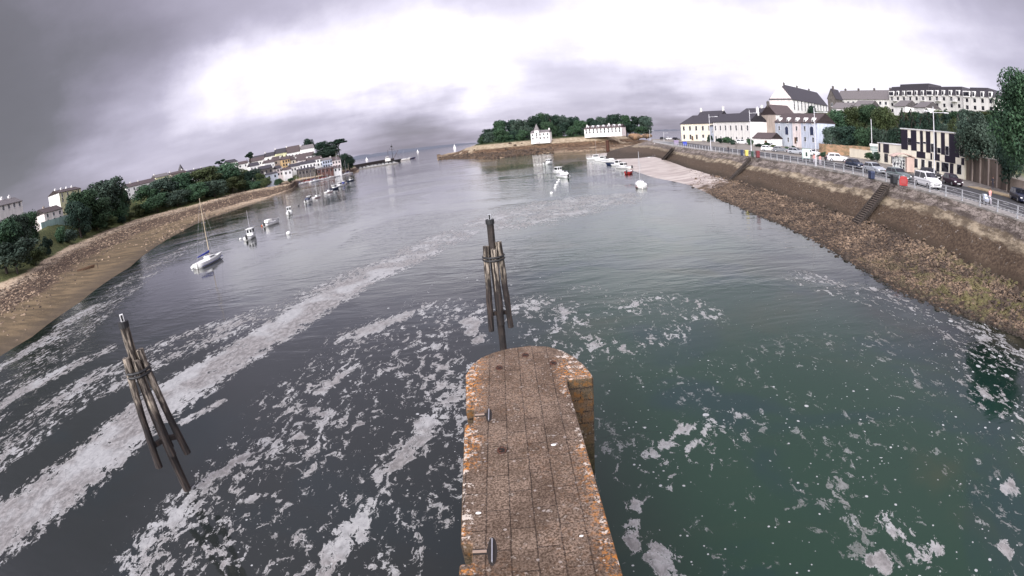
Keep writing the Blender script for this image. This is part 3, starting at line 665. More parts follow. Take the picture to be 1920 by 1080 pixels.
def ground_fn(t, b):
    co = geoco(t); n = t.noise(co, .9, 6, .7); n2 = t.noise(co, .07, 4, .6); s = t.new('ShaderNodeSeparateXYZ'); t.l.new(co, s.inputs[0])
    c = t.mix(t.ss(n, .4, .6), (.16, .14, .12), (.25, .225, .2))
    g = t.mix(t.ss(n, .4, .6), (.035, .05, .02), (.10, .11, .045))
    up = t.ss(t.math('ADD', s.outputs[2], t.math('MULTIPLY', t.math('SUBTRACT', n, .5), 2)), 6.0, 7.4)
    t.l.new(t.mix(up, c, g), b.inputs['Base Color'])
M_ground = mat('mixed_ground', (.2, .18, .15), .95, ground_fn)
grid('ground', rows, M_ground, True)
# ribbons laid along the quay edge
epts = [Vector(pol(a, De(a), 0)) for a in np.concatenate([np.arange(17.5, 40, 1.0), np.arange(40, 80, 1.0)])]
def smooth(p, it=6):
    for _ in range(it): p = [p[0]] + [(p[i - 1] + p[i] * 2 + p[i + 1]) / 4 for i in range(1, len(p) - 1)] + [p[-1]]
    return p
es = smooth(epts)
def offp(k, o):
    a = es[max(k - 1, 0)]; b = es[min(k + 1, len(es) - 1)]; tdir = (b - a).normalized(); nn = Vector((-tdir.y, tdir.x, 0))
    if nn.x < 0: nn = -nn
    return es[k] + nn * o
def ribbon(name, o0, o1, z, m, k0=0, k1=None, h=0, kind='structure'):
    k1 = k1 or len(es) - 1; A = [offp(k, o0(k) if callable(o0) else o0) for k in range(k0, k1 + 1)]; B = [offp(k, o1(k) if callable(o1) else o1) for k in range(k0, k1 + 1)]
    mb = MB(); n = len(A); vs = [(p.x, p.y, z) for p in A] + [(p.x, p.y, z) for p in B]; fs = [(i, i + 1, n + i + 1, n + i) for i in range(n - 1)]
    if h: vs += [(p.x, p.y, z - h) for p in A] + [(p.x, p.y, z - h) for p in B]; fs += [(i + 1, i, 2 * n + i, 2 * n + i + 1) for i in range(n - 1)] + [(n + i, n + i + 1, 3 * n + i + 1, 3 * n + i) for i in range(n - 1)]
    mb.add(vs, fs); o = mb.build(name, m); tag(o, kind=kind); return o
M_asph = mat('asphalt', (.05, .05, .053), .9, speck((.06, .058, .06), (.035, .035, .038), 2.5)); M_line = mat('road_paint', (.6, .6, .58), .8, speck((.62, .62, .6), (.25, .25, .25), 5, lo=.5, hi=.75))
M_pave = mat('pavement_concrete', (.26, .24, .22), .9, speck((.2, .185, .175), (.3, .28, .26), 1.5)); M_sandp = mat('sandy_pavement', (.4, .31, .18), .9, speck((.45, .36, .22), (.3, .22, .13), 1.2))
nE = len(es) - 1
ribbon('pavement', .45, 2.6, EZ + .10, M_pave, h=.14)
ribbon('quay_coping', .0, .47, EZ + .125, M_conc, h=.3)
def rw(k): return 15.5 if azd(es[k])[0] > 33 else 12
ribbon('road', 2.62, rw, EZ + .004, M_asph)
ribbon('far_pavement', lambda k: rw(k) + .02, lambda k: rw(k) + 2.6, EZ + .12, M_sandp, k0=next(k for k in range(nE) if azd(es[k])[0] > 44), h=.16)
# painted marks: parking bays and a broken centre line
mb = MB(); cum = 0
for k in range(1, nE):
    a, b = offp(k, 8.6), offp(k + 1, 8.6)
    if azd(a)[0] > 32 and k % 2 == 0:
        q = a + (b - a) * .6; s_ = Vector((-(b - a).y, (b - a).x, 0)).normalized() * .09
        mb.add([(v.x, v.y, EZ + .009) for v in (a - s_, q - s_, q + s_, a + s_)], [(0, 1, 2, 3)])
for k in range(2, nE):
    if azd(es[k])[0] < 40: continue
    for f_ in (0., .5):
        A = offp(k, 3.0) + (offp(k + 1, 3.0) - offp(k, 3.0)) * f_; B = offp(k, 5.0) + (offp(k + 1, 5.0) - offp(k, 5.0)) * f_
        u = (B - A).normalized(); s_ = Vector((-u.y, u.x, 0)) * .07
        mb.add([(v.x, v.y, EZ + .010) for v in (A - s_, B - s_, B + s_, A + s_)], [(0, 1, 2, 3)])
tag(mb.build('road_markings', M_line), kind='structure')
# railing on the coping
rail = thing('quay_railing', 'grey metal railing of posts and three rails along the top of the quay wall', 'railing', (0, 0, 0))
PSTEP = []; acc_ = 0
den = [es[0]]
for a, b in zip(es[:-1], es[1:]):
    L = (b - a).length; k = max(1, int(L / .25)); den += [a + (b - a) * (i + 1) / k for i in range(k)]
def along(step, o=.22):
    out_ = []; acc_ = 0
    for i in range(1, len(den) - 1):
        acc_ += (den[i] - den[i - 1]).length
        if acc_ >= step:
            acc_ = 0; t_ = (den[i + 1] - den[i - 1]).normalized(); nn = Vector((-t_.y, t_.x, 0)); nn = nn if nn.x > 0 else -nn; out_.append((den[i] + nn * o, math.atan2(t_.y, t_.x)))
    return out_
ps = along(2.75)
ps = ps[-95:]
pm = MB(); pm.box(-.055, .055, -.06, .06, 0, 1.1).box(-.12, .12, -.12, .12, 0, .03)
p0 = pm.build('post', M_steel, rail)
for i, (p, rz) in enumerate(ps):
    o = p0 if i == 0 else p0.copy()
    if i: col.objects.link(o)
    o.parent = rail; o.location = (p.x, p.y, EZ + .125); o.rotation_euler = (0, 0, rz)
for z, r_ in ((1.06, .04), (.72, .028), (.38, .028)):
    MB().tube([(p.x, p.y, EZ + .125 + z) for p, _ in along(1.5)], r_, 6).build('rail', M_steel, rail)

# ------------------------------------------------------------------ land, left-hand side
LLw = line([(0, 668), (60, 632), (150, 567), (245, 500), (337, 436), (380, 414), (440, 394), (500, 374), (530, 362), (548, 355), (556, 347), (600, 338), (640, 329), (662, 324)], 0, [(-38, 8), (-36, -5), (-34, -20)])
LLb = line([(0, 535), (60, 505), (130, 462), (200, 432), (260, 410), (330, 392), (400, 374), (450, 360), (490, 352)], 3.6, [(-72, 12), (-70, -6), (-68, -20)])
def LDw(a): return I(LLw, a)
def LDb(a):
    d = I(LLb, a)
    if a > -27.5: d = LDw(a) + (6 if a > -24 else 6 + (I(LLb, -27.5) - LDw(-27.5) - 6) * ((-24 - a) / 3.5))
    return max(d, LDw(a) + 6)
def zl(a, d):                                   # height of the left bank
    w_, b_ = LDw(a), LDb(a)
    if d < b_: return (3.6 if a < -17 else max(-1, 3.6 - (a + 17) * 3.4)) * (d - w_) / (b_ - w_) if d > w_ else -(w_ - d) * .15
    k = d - b_; f = 1 if a < -20 else min(1, max(0, (-15.7 - a) / 2.6))
    top = float(np.interp(a, [-110, -58, -50, -42, -36, -30, -24, -18, -14], [10, 10, 15, 16, 17, 17, 26, 20, 3]))
    run = float(np.interp(a, [-60, -40, -28, -18], [45, 50, 110, 110]))
    q = min(1, k / run); wv_ = min(1, max(0, (a + 31) / 3.5))
    zo = (3.6 + (top - 3.6) * (q * q * (3 - 2 * q)) ** .8); zv = float(np.interp(d, [340, 354, 372, 386, 402, 426, 445, 480, 700], [2.2, 2.4, 6.6, 8.2, 12.2, 17.2, 18, 17, 5]))
    zo = zo * (1 - wv_) + min(zv, 2.2 + k * .35) * wv_; return zo * f + (1 - f) * (-1.5)
    return (3.6 + (top - 3.6) * (q * q * (3 - 2 * q)) ** .8) * f + (1 - f) * (-1.5)
laz = sorted(list(np.arange(-105, -60, .6)) + list(np.arange(-60, -15.2, .2)))
rows = []
for i in range(-4, 60):
    r = []
    for a in laz:
        w_, b_ = LDw(a), LDb(a)
        if i <= 26: d = w_ + (b_ - w_) * i / 26
        else: d = b_ + (((i - 26) / 33) ** 1.7) * (500 if a < -24 else 300 if a < -17 else 60)
        z = zl(a, d); x, y, _ = pol(a, d)
        if i > 0: z += (mn.noise((x * .25, y * .25, 1)) * .3 + mn.noise((x * .9, y * .9, 2)) * .16) * min(1, i / 10) * (0.35 if i < 12 and a < -42 else 1)
        r.append((x, y, z))
    rows.append(r)
def beach_fn(t, b):
    co = geoco(t); n = t.noise(co, 1.1, 7, .75); nb = t.noise(co, .1, 4, .6); nf = t.noise(co, 3.5, 4, .7); s = t.new('ShaderNodeSeparateXYZ'); t.l.new(co, s.inputs[0]); X, Y, Z = s.outputs
    ns = t.noise(t.mapping(co, (.22, 1, 1), (0, 0, R(-60))), .55, 5, .6)
    sand = t.mix(t.ss(ns, .38, .62), (.10, .074, .044), (.185, .135, .078))
    sand = t.mix(t.math('MULTIPLY', t.ss(nf, .54, .62), t.ss(nb, .42, .56)), sand, (.06, .042, .026))
    rock = t.mix(t.ss(n, .44, .66), (.035, .022, .015), (.22, .15, .10))
    pale = t.mix(t.ss(n, .36, .58), (.28, .20, .13), (.50, .40, .29))
    zz_ = t.math('ADD', Z, t.math('ADD', t.math('MULTIPLY', t.math('SUBTRACT', nb, .5), 1.4), t.math('MULTIPLY', t.math('SUBTRACT', n, .5), .8)))
    nearm = t.ss(Y, 215, 150)
    lo_ = t.mix(nearm, pale, sand)
    c = t.mix(t.ss(zz_, t.math('ADD', .5, t.math('MULTIPLY', nearm, .75)), t.math('ADD', .7, t.math('MULTIPLY', nearm, .9))), lo_, rock)
    c = t.mix(t.ss(zz_, 2.5, 2.8), c, t.mix(t.ss(n, .45, .58), (.07, .05, .035), pale))
    c = t.mix(t.ss(zz_, 2.95, 3.15), c, pale)
    c = t.mix(t.ss(zz_, 3.45, 3.8), c, t.mix(t.ss(n, .4, .6), (.04, .05, .018), (.12, .13, .05)))
    c = t.mix(t.math('MULTIPLY', t.ss(t.math('ADD', Z, t.math('MULTIPLY', t.math('SUBTRACT', nb, .5), .5)), .5, .1), .65), c, (.075, .058, .042))
    t.l.new(c, b.inputs['Base Color']); t.l.new(t.bump(n, .8, .25), b.inputs['Normal'])
M_beach = mat('sand_and_weed', (.3, .2, .1), .9, beach_fn, spec=.2)
grid('beach', rows, M_beach, True)
pts = []
for _ in range(4200):
    a = rnd.uniform(-62, -24); f_ = rnd.gauss(.60, .17) if a < -42 else rnd.uniform(.02, 1); w_, b_ = LDw(a), LDb(a); d = w_ + (b_ - w_) * f_
    if f_ > 1 or f_ < 0: continue
    x, y, _ = pol(a, d); pts.append((x, y, zl(a, d) - .02, rnd.uniform(.15, .5) * (.7 if a < -48 else 1)))
def stone2_fn(t, b):
    n = t.noise(geoco(t), .8, 5, .7); t.l.new(t.mix(t.ss(n, .42, .6), (.04, .027, .02), (.38, .28, .19)), b.inputs['Base Color'])
stones('beach_stones', pts, mat('shore_stone', (.1, .08, .06), .85, stone2_fn))

# ------------------------------------------------------------------ the wooded island and its rocky foreshore
IW = line([(832, 299), (850, 298), (880, 298), (930, 297), (985, 291), (1040, 287), (1090, 284), (1140, 281), (1175, 277)], 0)
def IDw(a): return float(np.interp(a, IW[0], IW[1]))
ia = np.arange(-7.0, 17.01, .1)
def zi(a, d):
    w_ = IDw(a); k = d - w_
    if k <= 0: return k * .1
    e = min(1, max(0, (a + 6.6) / 2.6)) * min(1, max(0, (17 - a) / 2.2))
    if e == 0: return min(.8, k * .05) - .2
    fore = 2.6 * min(1, k / 70) + .55 * math.sin(k / 13.) * min(1, k / 20)
    up = min(1, max(0, (k - 62) / 28)); up = up * up * (3 - 2 * up)
    back = min(1, max(0, (k - 190) / 50))
    e2 = min(1, max(0, (a + 4.6) / 2.4)) * min(1, max(0, (15.6 - a) / 2.2))
    return (fore * (e ** .6) - .15) * (1 - back) + (up * 6.5 * e2) * (1 - back) - 2.5 * back
rows = []
for i in range(-2, 56):
    r = []
    for a in ia:
        k = i * 4.6; d = IDw(a) + k; x, y, _ = pol(a, d); z = zi(a, d)
        if i > 0: z += mn.noise((x * .06, y * .09, 3)) * .8 + mn.noise((x * .25, y * .3, 8)) * .6
        else: z = min(z, -.05)
        r.append((x, y, z))
    rows.append(r)
def isl_fn(t, b):
    co = geoco(t); n = t.noise(co, .45, 7, .75); nb = t.noise(t.mapping(co, (.25, 1, 1)), .05, 5, .6); s = t.new('ShaderNodeSeparateXYZ'); t.l.new(co, s.inputs[0]); X, Y, Z = s.outputs
    rock = t.mix(t.ss(n, .4, .6), (.045, .028, .018), (.16, .10, .06)); sand = t.mix(t.ss(n, .36, .6), (.20, .15, .095), (.42, .34, .24))
    c = t.mix(t.ss(nb, .54, .62), rock, sand)
    c = t.mix(t.ss(Z, 1.0, .2), c, t.mix(t.ss(n, .4, .6), (.05, .032, .022), (.40, .30, .2)))
    c = t.mix(t.ss(Z, 4.2, 5.6), c, t.mix(t.ss(n, .4, .6), (.22, .17, .11), (.40, .33, .24)))
    c = t.mix(t.ss(Z, 8.0, 8.8), c, (.04, .05, .02))
    t.l.new(c, b.inputs['Base Color']); t.l.new(t.bump(n, .8, .6), b.inputs['Normal'])
grid('island_ground', rows, mat('island_rock', (.2, .15, .1), .9, isl_fn, spec=.2), True)
pts = []
for _ in range(900):
    a = rnd.uniform(-6.8, 6); d = IDw(a) + abs(rnd.gauss(0, 30)) + 1; x, y, _ = pol(a, d); pts.append((x, y, zi(a, d), rnd.uniform(.5, 2.2)))
stones('island_rocks', pts, mat('black_rock', (.03, .02, .015), .9, speck((.03, .02, .014), (.10, .065, .04), .5)))
# low causeway running from the island to the quay end, and the channel marker post on it
rows = [[(*atd(px, 270, d)[:2], z) for px in range(1125, 1236, 6)] for d, z in ((392, -.5), (396, .9), (425, 1.1), (432, -.6))]
grid('causeway', rows, mat('causeway_mud', (.2, .16, .13), .9, speck((.28, .24, .2), (.06, .05, .045), .4)), True)
# distant coast beyond the bay
for (x0, x1, d, hh, sd_) in ((560, 905, 5200, 60, 1), (1180, 1300, 7000, 26, 2)):
    rr = random.Random(sd_); cs_ = list(np.linspace(x0, x1, 60)); rows = []
    for off, f in ((0, 0), (120, .8), (500, 1), (900, -.1)):
        r = []
        for i, px in enumerate(cs_):
            e = math.sin(math.pi * i / 59) ** .6; p = atd(px, 280, d + off); r.append((p[0], p[1], -2 + f * hh * e * (.55 + .6 * abs(mn.noise((i * .13, sd_, 0))))))
        rows.append(r)
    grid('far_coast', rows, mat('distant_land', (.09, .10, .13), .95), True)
# ------------------------------------------------------------------ trees
def crown_mesh(name, seed, n, kind='round', s=.055):
    rr = random.Random(seed); lob = []
    K = {'round': 20, 'pine': 11, 'willow': 16, 'cone': 16, 'bush': 12}[kind]
    for k in range(K):
        th_ = rr.uniform(0, 6.28)
        if kind == 'pine': z = rr.uniform(-.25, .75); q = rr.uniform(.1, .75); rad = rr.uniform(.24, .4)
        elif kind == 'cone': z = -1 + 2 * (k + .5) / K; q = .45 * (1 - (z + 1) / 2.3) * rr.uniform(.5, 1.1); rad = .50 * (1.12 - (z + 1) / 2)
        else:
            z = rr.uniform(-.8, .78); q = math.sqrt(max(0, 1 - z * z)) * rr.uniform(.35, .74); rad = rr.uniform(.26, .42)
        lob.append((q * math.cos(th_), q * math.sin(th_), z * (.72 if kind != 'cone' else .85), rad))
    if kind in ('round', 'willow', 'bush'): lob.append((0, 0, 0, .55)); lob.append((0, 0, .35, .42))
    wts = [l[3] ** 2 for l in lob]; vs = []; fs = []
    for _ in range(n):
        l = rr.choices(lob, wts)[0]; d = Vector((rr.gauss(0, 1), rr.gauss(0, 1), rr.gauss(0, 1))).normalized()
        if kind != 'pine' and d.z < -.3 and rr.random() < .45: d.z = -d.z
        q = l[3] * (rr.uniform(.72, 1.08) if rr.random() < .8 else rr.uniform(.3, .8)); zsq = .62 if kind == 'pine' else .9
        p = Vector((l[0], l[1], l[2])) + Vector((d.x * q, d.y * q, d.z * q * zsq))
        if kind == 'willow' : p.z -= rr.random() ** 2 * .35 * math.hypot(p.x, p.y)
        nn = (d + Vector((rr.gauss(0, .6), rr.gauss(0, .6), rr.gauss(0, .6)))).normalized()
        a = nn.cross(Vector((rr.gauss(0, 1), rr.gauss(0, 1), rr.gauss(0, 1)))).normalized(); b = nn.cross(a)
        h = s * rr.uniform(.6, 1.35); w_ = h * rr.uniform(.5, .9)
        o = len(vs); vs += [p - a * h, p + b * w_, p + a * h, p - b * w_]; fs.append((o, o + 1, o + 2, o + 3))
    me = bpy.data.meshes.new(name); me.from_pydata([tuple(v) for v in vs], [], fs); me.update(); return me
CR = {k: [crown_mesh(f'{k}_crown', 10 * i + j, nn, k, s) for j in range(c)] for i, (k, nn, c, s) in enumerate((('round', 5200, 4, .05), ('pine', 3600, 3, .05), ('willow', 9500, 2, .038), ('cone', 4600, 2, .05), ('bush', 2600, 3, .075)))}
CR['big'] = [crown_mesh('big_crown', 91, 17000, 'round', .028)]
def trunk_mesh(name, seed, nb=5):
    rr = random.Random(seed); m = MB()
    m.tube([(0, 0, -.3), (.02, .01, .3), (-.01, .03, .65), (.03, 0, 1.0)], [.065, .05, .036, .02], 8)
    for k in range(nb):
        a = rr.uniform(0, 6.28); z = rr.uniform(.32, .75); L = rr.uniform(.2, .36)
        m.tube([(0, 0, z), (L * .5 * math.cos(a), L * .5 * math.sin(a), z + .12), (L * math.cos(a), L * math.sin(a), z + .3)], [.028, .018, .008], 6)
    me = bpy.data.meshes.new(name); me.from_pydata(m.v, [], m.f); me.materials.append(M_bark); me.update(); return me
TR = [trunk_mesh('trunk', i) for i in range(3)]
CM = {}
tcount = [0]
def tree(x, ytop, rpx, d, zb, label, kind='round', m=None, name='tree', cat='tree', group=None, frac=.82, ry=None, trunk=True):
    m = m or M_leaf; p = atd(x, ytop, d); H = max(p[2] - zb, 1.0); r = rpx * d / 940; tcount[0] += 1; k = tcount[0]
    t = thing(name, label, cat, (p[0], p[1], zb), k * 1.3, group)
    key = (kind, k % len(CR[kind]), m.name)
    if key not in CM:
        me = CR[kind][key[1]].copy(); me.materials.append(m); CM[key] = me
    c = bpy.data.objects.new('crown', CM[key]); col.objects.link(c); c.parent = t
    hh = H * frac / 2; zt = .98 if kind != 'pine' else .9
    sz = hh / (.95 if kind == 'round' else 1.0); c.scale = (r * 1.28, r * 1.28, sz); c.location = (0, 0, H - hh)
    if trunk:
        o = bpy.data.objects.new('trunk', TR[k % 3]); col.objects.link(o); o.parent = t; o.scale = (H * .55, H * .55, H * .85)
    return t
ORD = ['first', 'second', 'third', 'fourth', 'fifth', 'sixth', 'seventh', 'eighth', 'ninth', 'tenth', 'eleventh', 'twelfth', 'thirteenth', 'fourteenth', 'fifteenth', 'sixteenth', 'seventeenth', 'eighteenth']
def ltree(x, ytop, rpx, off, label, **kw):
    a = azd(atd(x, ytop, 100))[0]; d = LDb(a) + off; return tree(x, ytop, rpx, d, zl(a, d) - .2, label, **kw)
g = 'trees on the left bank'
ltree(-8, 405, 40, 10, 'broad dark tree cut by the left edge of the picture', group=g)
ltree(22, 398, 30, 20, 'tall dark tree in front of the row house roof at the left edge', group=g, m=M_leafg)
ltree(48, 392, 22, 14, 'upright dark tree just left of the pinkish gabled house', group=g)
ltree(20, 448, 44, 3, 'low broad leafy tree at the left edge above the near beach', group=g, m=M_leafg, frac=.95)
ltree(60, 462, 22, 2, 'small grey-green tree at the beach top below the pinkish house', group=g, m=M_leafy, frac=.95)
ltree(148, 352, 28, 14, 'round dark tree beside the pinkish house, its left half in deep green', group=g)
ltree(212, 352, 24, 8, 'lower round tree filling the gap beside the largest tree of the left bank', group=g, frac=1.0)
ltree(140, 372, 22, 6, 'low dark tree tucked against the pinkish house', group=g, frac=1.0, m=M_leafd)
ltree(192, 330, 40, 16, 'largest round tree on the left bank, between the pinkish and the white house', group=g, m=M_leafg)
ltree(224, 352, 17, 12, 'dark tree touching the left end of the white terrace on the bank', group=g, m=M_leafd)
ltree(172, 372, 34, 8, 'lower leafy tree in front of the largest round tree on the left bank', group=g, frac=.95)
for i, (x, y, r_, o_) in enumerate(((272, 344, 25, 14), (305, 328, 29, 20), (342, 320, 30, 26), (380, 312, 32, 26), (414, 305, 28, 22), (446, 312, 24, 16), (472, 314, 17, 14))):
    ltree(x, y, r_, o_, f'{ORD[i]} big crown from the left in the tree belt right of the white terrace', group=g, m=(M_leaf, M_leafg, M_leaf, M_leafy, M_leaf, M_leafy, M_leafd)[i], frac=.9)
for i, (x, y, r_, o_) in enumerate(((262, 380, 16, 4), (290, 363, 25, 5), (328, 353, 24, 7), (362, 341, 24, 8), (398, 335, 24, 7), (432, 331, 22, 6), (458, 337, 14, 4))):
    ltree(x, y, r_, o_, f'{ORD[i]} low crown from the left along the beach edge of the tree belt', group=g, m=(M_leafy, M_leaf, M_leafg, M_leaf, M_leafg, M_leafy, M_leaf)[i], frac=1.0)
g = 'bushes on the left bank'
for i, (x, y, r_, o_, mm) in enumerate(((82, 440, 12, 3, M_leafd), (112, 418, 12, 6, M_leaf), (128, 426, 16, 3, M_leafg), (152, 402, 16, 5, M_leafg), (178, 398, 18, 4, M_leaf), (200, 402, 16, 2, M_leafy), (226, 400, 12, 3, M_leafd), (243, 396, 10, 2, M_leafy))):
    ltree(x, y, r_, o_, f'{ORD[i]} bush from the left on the slope under the houses of the left bank', kind='bush', name='bush', cat='bush', group=g, m=mm, frac=1.0, trunk=False)
for lab, x, y, r_, d, k_ in (('small leaning pine behind the tree belt, left of the grey roofs on the ridge', 411, 298, 9, 400, 'pine'), ('lone umbrella pine at the left end of the village roofs', 467, 281, 9, 400, 'pine'),
                             ('dark round tree rising above the top village roof', 577, 258, 11, 440, 'round'), ('dark tree just right of the top white village house', 604, 262, 15, 430, 'round'),
                             ('spreading umbrella pine on the village headland', 632, 258, 20, 425, 'pine'), ('dark lower tree below the umbrella pine on the headland', 620, 272, 16, 415, 'round'),
                             ('broad dark tree behind the right end of the village', 608, 280, 20, 405, 'round'), ('dense dark round tree at the tip of the headland', 652, 286, 11, 400, 'round'),
                             ('second dense dark tree just left of the headland tip', 643, 285, 9, 395, 'round')):
    a = azd(atd(x, y, d))[0]; tree(x, y, r_, d, zl(a, d) - .5, lab, kind=k_, m=M_leafd, name='pine_tree' if k_ == 'pine' else 'tree', group='trees of the village headland', frac=.5 if k_ == 'pine' else .9)
for i, (x, y, r_, d) in enumerate(((486, 322, 12, 335), (498, 332, 9, 318), (478, 338, 12, 322), (520, 334, 8, 330), (566, 302, 7, 388), (545, 333, 6, 345))):
    a = azd(atd(x, y, d))[0]; tree(x, y, r_, d, min(zl(a, d), atd(x, y, d)[2] - 3), ('olive tree where the tree belt meets the village', 'low reddish-green bush above the spit', 'dark bush between tree belt and spit', 'small bush behind the moored boats', 'tree wedged between the village houses', 'small tree by the quay warehouses')[i],
         kind='round', m=M_leafy if i in (0, 1) else M_leaf, name='small_tree', group='small trees in the village', frac=1)
# island wood
zi_ = lambda x, y, d: zi(azd(atd(x, y, 100))[0], d)
back = ((914, 238, 13), (932, 222, 14), (953, 217, 15), (975, 222, 14), (996, 212, 14), (1016, 207, 13), (1034, 208, 12), (1050, 213, 13), (1070, 214, 13), (1087, 222, 11), (1106, 215, 13), (1128, 217, 13), (1151, 209, 14), (1172, 212, 13), (1193, 211, 14), (1209, 216, 10))
for i, (x, y, r_) in enumerate(back):
    a = azd(atd(x, y, 100))[0]; d = IDw(a) + 118 + (i % 3) * 8; tree(x, y, r_ * 1.12, d, 7.5, f'{ORD[i]} tree crown from the left along the skyline of the wooded island', m=(M_leafd, M_leaf, M_leafd, M_leafg)[i % 4], kind=('round', 'round', 'pine', 'round')[i % 4] if i not in (0, 1, 15) else 'round',
                                                 group='skyline trees of the island', frac=.94)
front = ((908, 252, 9), (922, 244, 13), (940, 240, 14), (958, 243, 13), (975, 240, 13), (990, 236, 9), (1038, 232, 12), (1055, 228, 14), (1074, 233, 13), (1090, 240, 8), (1024, 225, 12), (1180, 230, 12), (1198, 234, 10), (1214, 236, 6), (1160, 226, 9), (1120, 227, 12), (903, 258, 7), (930, 252, 11), (950, 252, 11), (970, 251, 10))
for i, (x, y, r_) in enumerate(front):
    a = azd(atd(x, y, 100))[0]; d = IDw(a) + 98 + (i % 2) * 5; tree(x, y, r_ * 1.1, d, 6.5, ('low dark tree at the left tip of the island wood', 'rounded dark tree near the left end of the island wood', 'broad tree left of the island castle, first in front', 'broad tree left of the island castle, second in front', 'leafy tree close left of the castle tower',
        'small tree touching the castle tower', 'leafy tree just right of the castle', 'broad crown midway between castle and long white house', 'darker crown left of the long white house', 'small tree at the left end of the long white house', 'tree rising behind the castle roof',
        'tree right of the long white house', 'ragged tree near the right end of the island wood', 'thin tree at the right tip of the island wood', 'tree peeping over the right end of the long white house', 'tree behind the middle of the long white house', 'lowest bushy tree at the far left tip of the island', 'low crown at the shore side of the island wood, first from the left', 'low crown at the shore side of the island wood, second from the left', 'low crown at the shore side of the island wood, third from the left')[i],
        m=(M_leaf, M_leafg, M_leaf, M_leafd)[i % 4], group='front trees of the island', frac=1.0)
# right side: hedge wood, conifers, street trees
g = 'trees on the slope behind the car park'
def rtree(x, ytop, rpx, d, label, **kw):
    a = azd(atd(x, ytop, 100))[0]; return tree(x, ytop, rpx, d, zin(a, d) - .2, label, **kw)
for i, (x, y, r_, d, mm, lab) in enumerate(((1550, 206, 17, 178, M_leaf, 'dark green tree touching the blue house, at the left end of the hillside wood'), (1572, 200, 22, 184, M_leaf, 'broad green tree under the pale terrace roofs'), (1602, 195, 25, 182, M_leafy, 'broad olive-green crown in the middle of the hillside wood'),
        (1632, 192, 24, 178, M_leaf, 'tall green crown behind the lone steel post'), (1660, 194, 24, 172, M_leafy, 'olive crown left of the conifers on the slope'), (1560, 232, 18, 160, M_leafg, 'lower dark crown above the earth bank'), (1592, 232, 22, 158, M_leafd, 'dense lower crown above the cream wall, left of the steel post'),
        (1624, 234, 22, 155, M_leaf, 'dense lower crown just left of the steel post'), (1655, 236, 22, 150, M_leafg, 'dense lower crown right of the steel post, above the low wing'), (1684, 232, 18, 146, M_leafd, 'dark crown behind the left corner of the chequered building'))):
    rtree(x, y, r_, d, lab, m=mm, group=g, frac=1.0 if i > 4 else .95)
for i, (x, y, r_, d) in enumerate(((1690, 196, 16, 152), (1706, 198, 15, 148), (1722, 203, 15, 145), (1738, 199, 17, 150), (1756, 205, 15, 143), (1773, 200, 18, 146))):
    rtree(x, y, r_, d, f'{ORD[i]} pointed conifer from the left behind the chequered building', kind='cone', m=M_leafd, name='conifer', group='conifers behind the chequered building', frac=1.0)
for i, (x, y, r_, d) in enumerate(((1694, 206, 20, 172), (1716, 207, 18, 170), (1742, 208, 20, 168), (1768, 206, 20, 166), (1792, 205, 18, 160), (1816, 203, 20, 158), (1842, 205, 20, 156), (1866, 206, 20, 154), (1780, 226, 18, 135))):
    rtree(x, y, r_, d, f'{ORD[i]} leafy crown from the left, under the walls of the mansard blocks', m=(M_leafy, M_leaf, M_leafg)[i % 3], group='leafy trees below the apartment blocks', frac=1.0)
rtree(1523, 195, 11, 215, 'dark round tree above the blue house roof', m=M_leafd, group=g)
rtree(1790, 215, 14, 118, 'olive tree between conifers and the hanging grey tree', m=M_leafy, group=g)
tree(1832, 198, 38, 88, EZ, 'hanging grey-green tree with a leaning trunk in front of the brown wall', kind='willow', m=M_leafg, name='willow_tree', frac=.80, group='street trees by the brown wall')
tree(1808, 196, 20, 104, EZ, 'slim grey-green tree behind the right end of the chequered building', kind='willow', m=M_leafg, name='willow_tree', frac=.9, group='street trees by the brown wall')
tree(1864, 200, 24, 92, EZ, 'shaggy dark tree between the hanging tree and the tallest tree', kind='willow', m=M_leafd, name='tree', frac=.85, group='street trees by the brown wall')
tree(1918, 112, 66, 66, EZ, 'tallest tree, dark and broad, cut by the right edge of the picture', kind='big', m=M_leaf, frac=.84, group='street trees by the brown wall')
tree(1893, 262, 24, 78, EZ, 'dark leafy tree under the tallest tree, behind the dark parked car', kind='round', m=M_leafd, frac=.95, group='street trees by the brown wall')
for i, (x, y, r_, d, lab) in enumerate(((1349, 257, 7, 200, 'round bush left of the white people carrier, before the long white house'), (1362, 255, 10, 192, 'largest bush before the long white house'), (1374, 261, 7, 186, 'small clipped bush beside the white people carrier'), (1404, 258, 8, 182, 'dark bush right of the white people carrier'),
        (1422, 268, 8, 165, 'clipped hedge bush below the lean-to, left one'), (1436, 266, 8, 160, 'clipped hedge bush below the lean-to, right one'), (1450, 270, 6, 154, 'yellow-green shrub beside the clipped hedge'), (1476, 274, 6, 142, 'rounded shrub between the parked cars'), (1489, 272, 6, 139, 'shrub left of the silver estate car'),
        (1630, 283, 11, 116, 'round dark bush left of the bus shelter'), (1646, 281, 10, 112, 'second round dark bush close to the bus shelter'), (1543, 284, 8, 118, 'dark bush beside the lamp post and the walkers'), (1330, 250, 6, 212, 'dark bush at the right end of the cream house'))):
    rtree(x, y, r_, d, lab, kind='bush', name='bush', cat='bush', group='bushes along the car park', m=M_leafy if i == 6 else (M_leaf if i % 2 else M_leafd), frac=1.0, trunk=False)

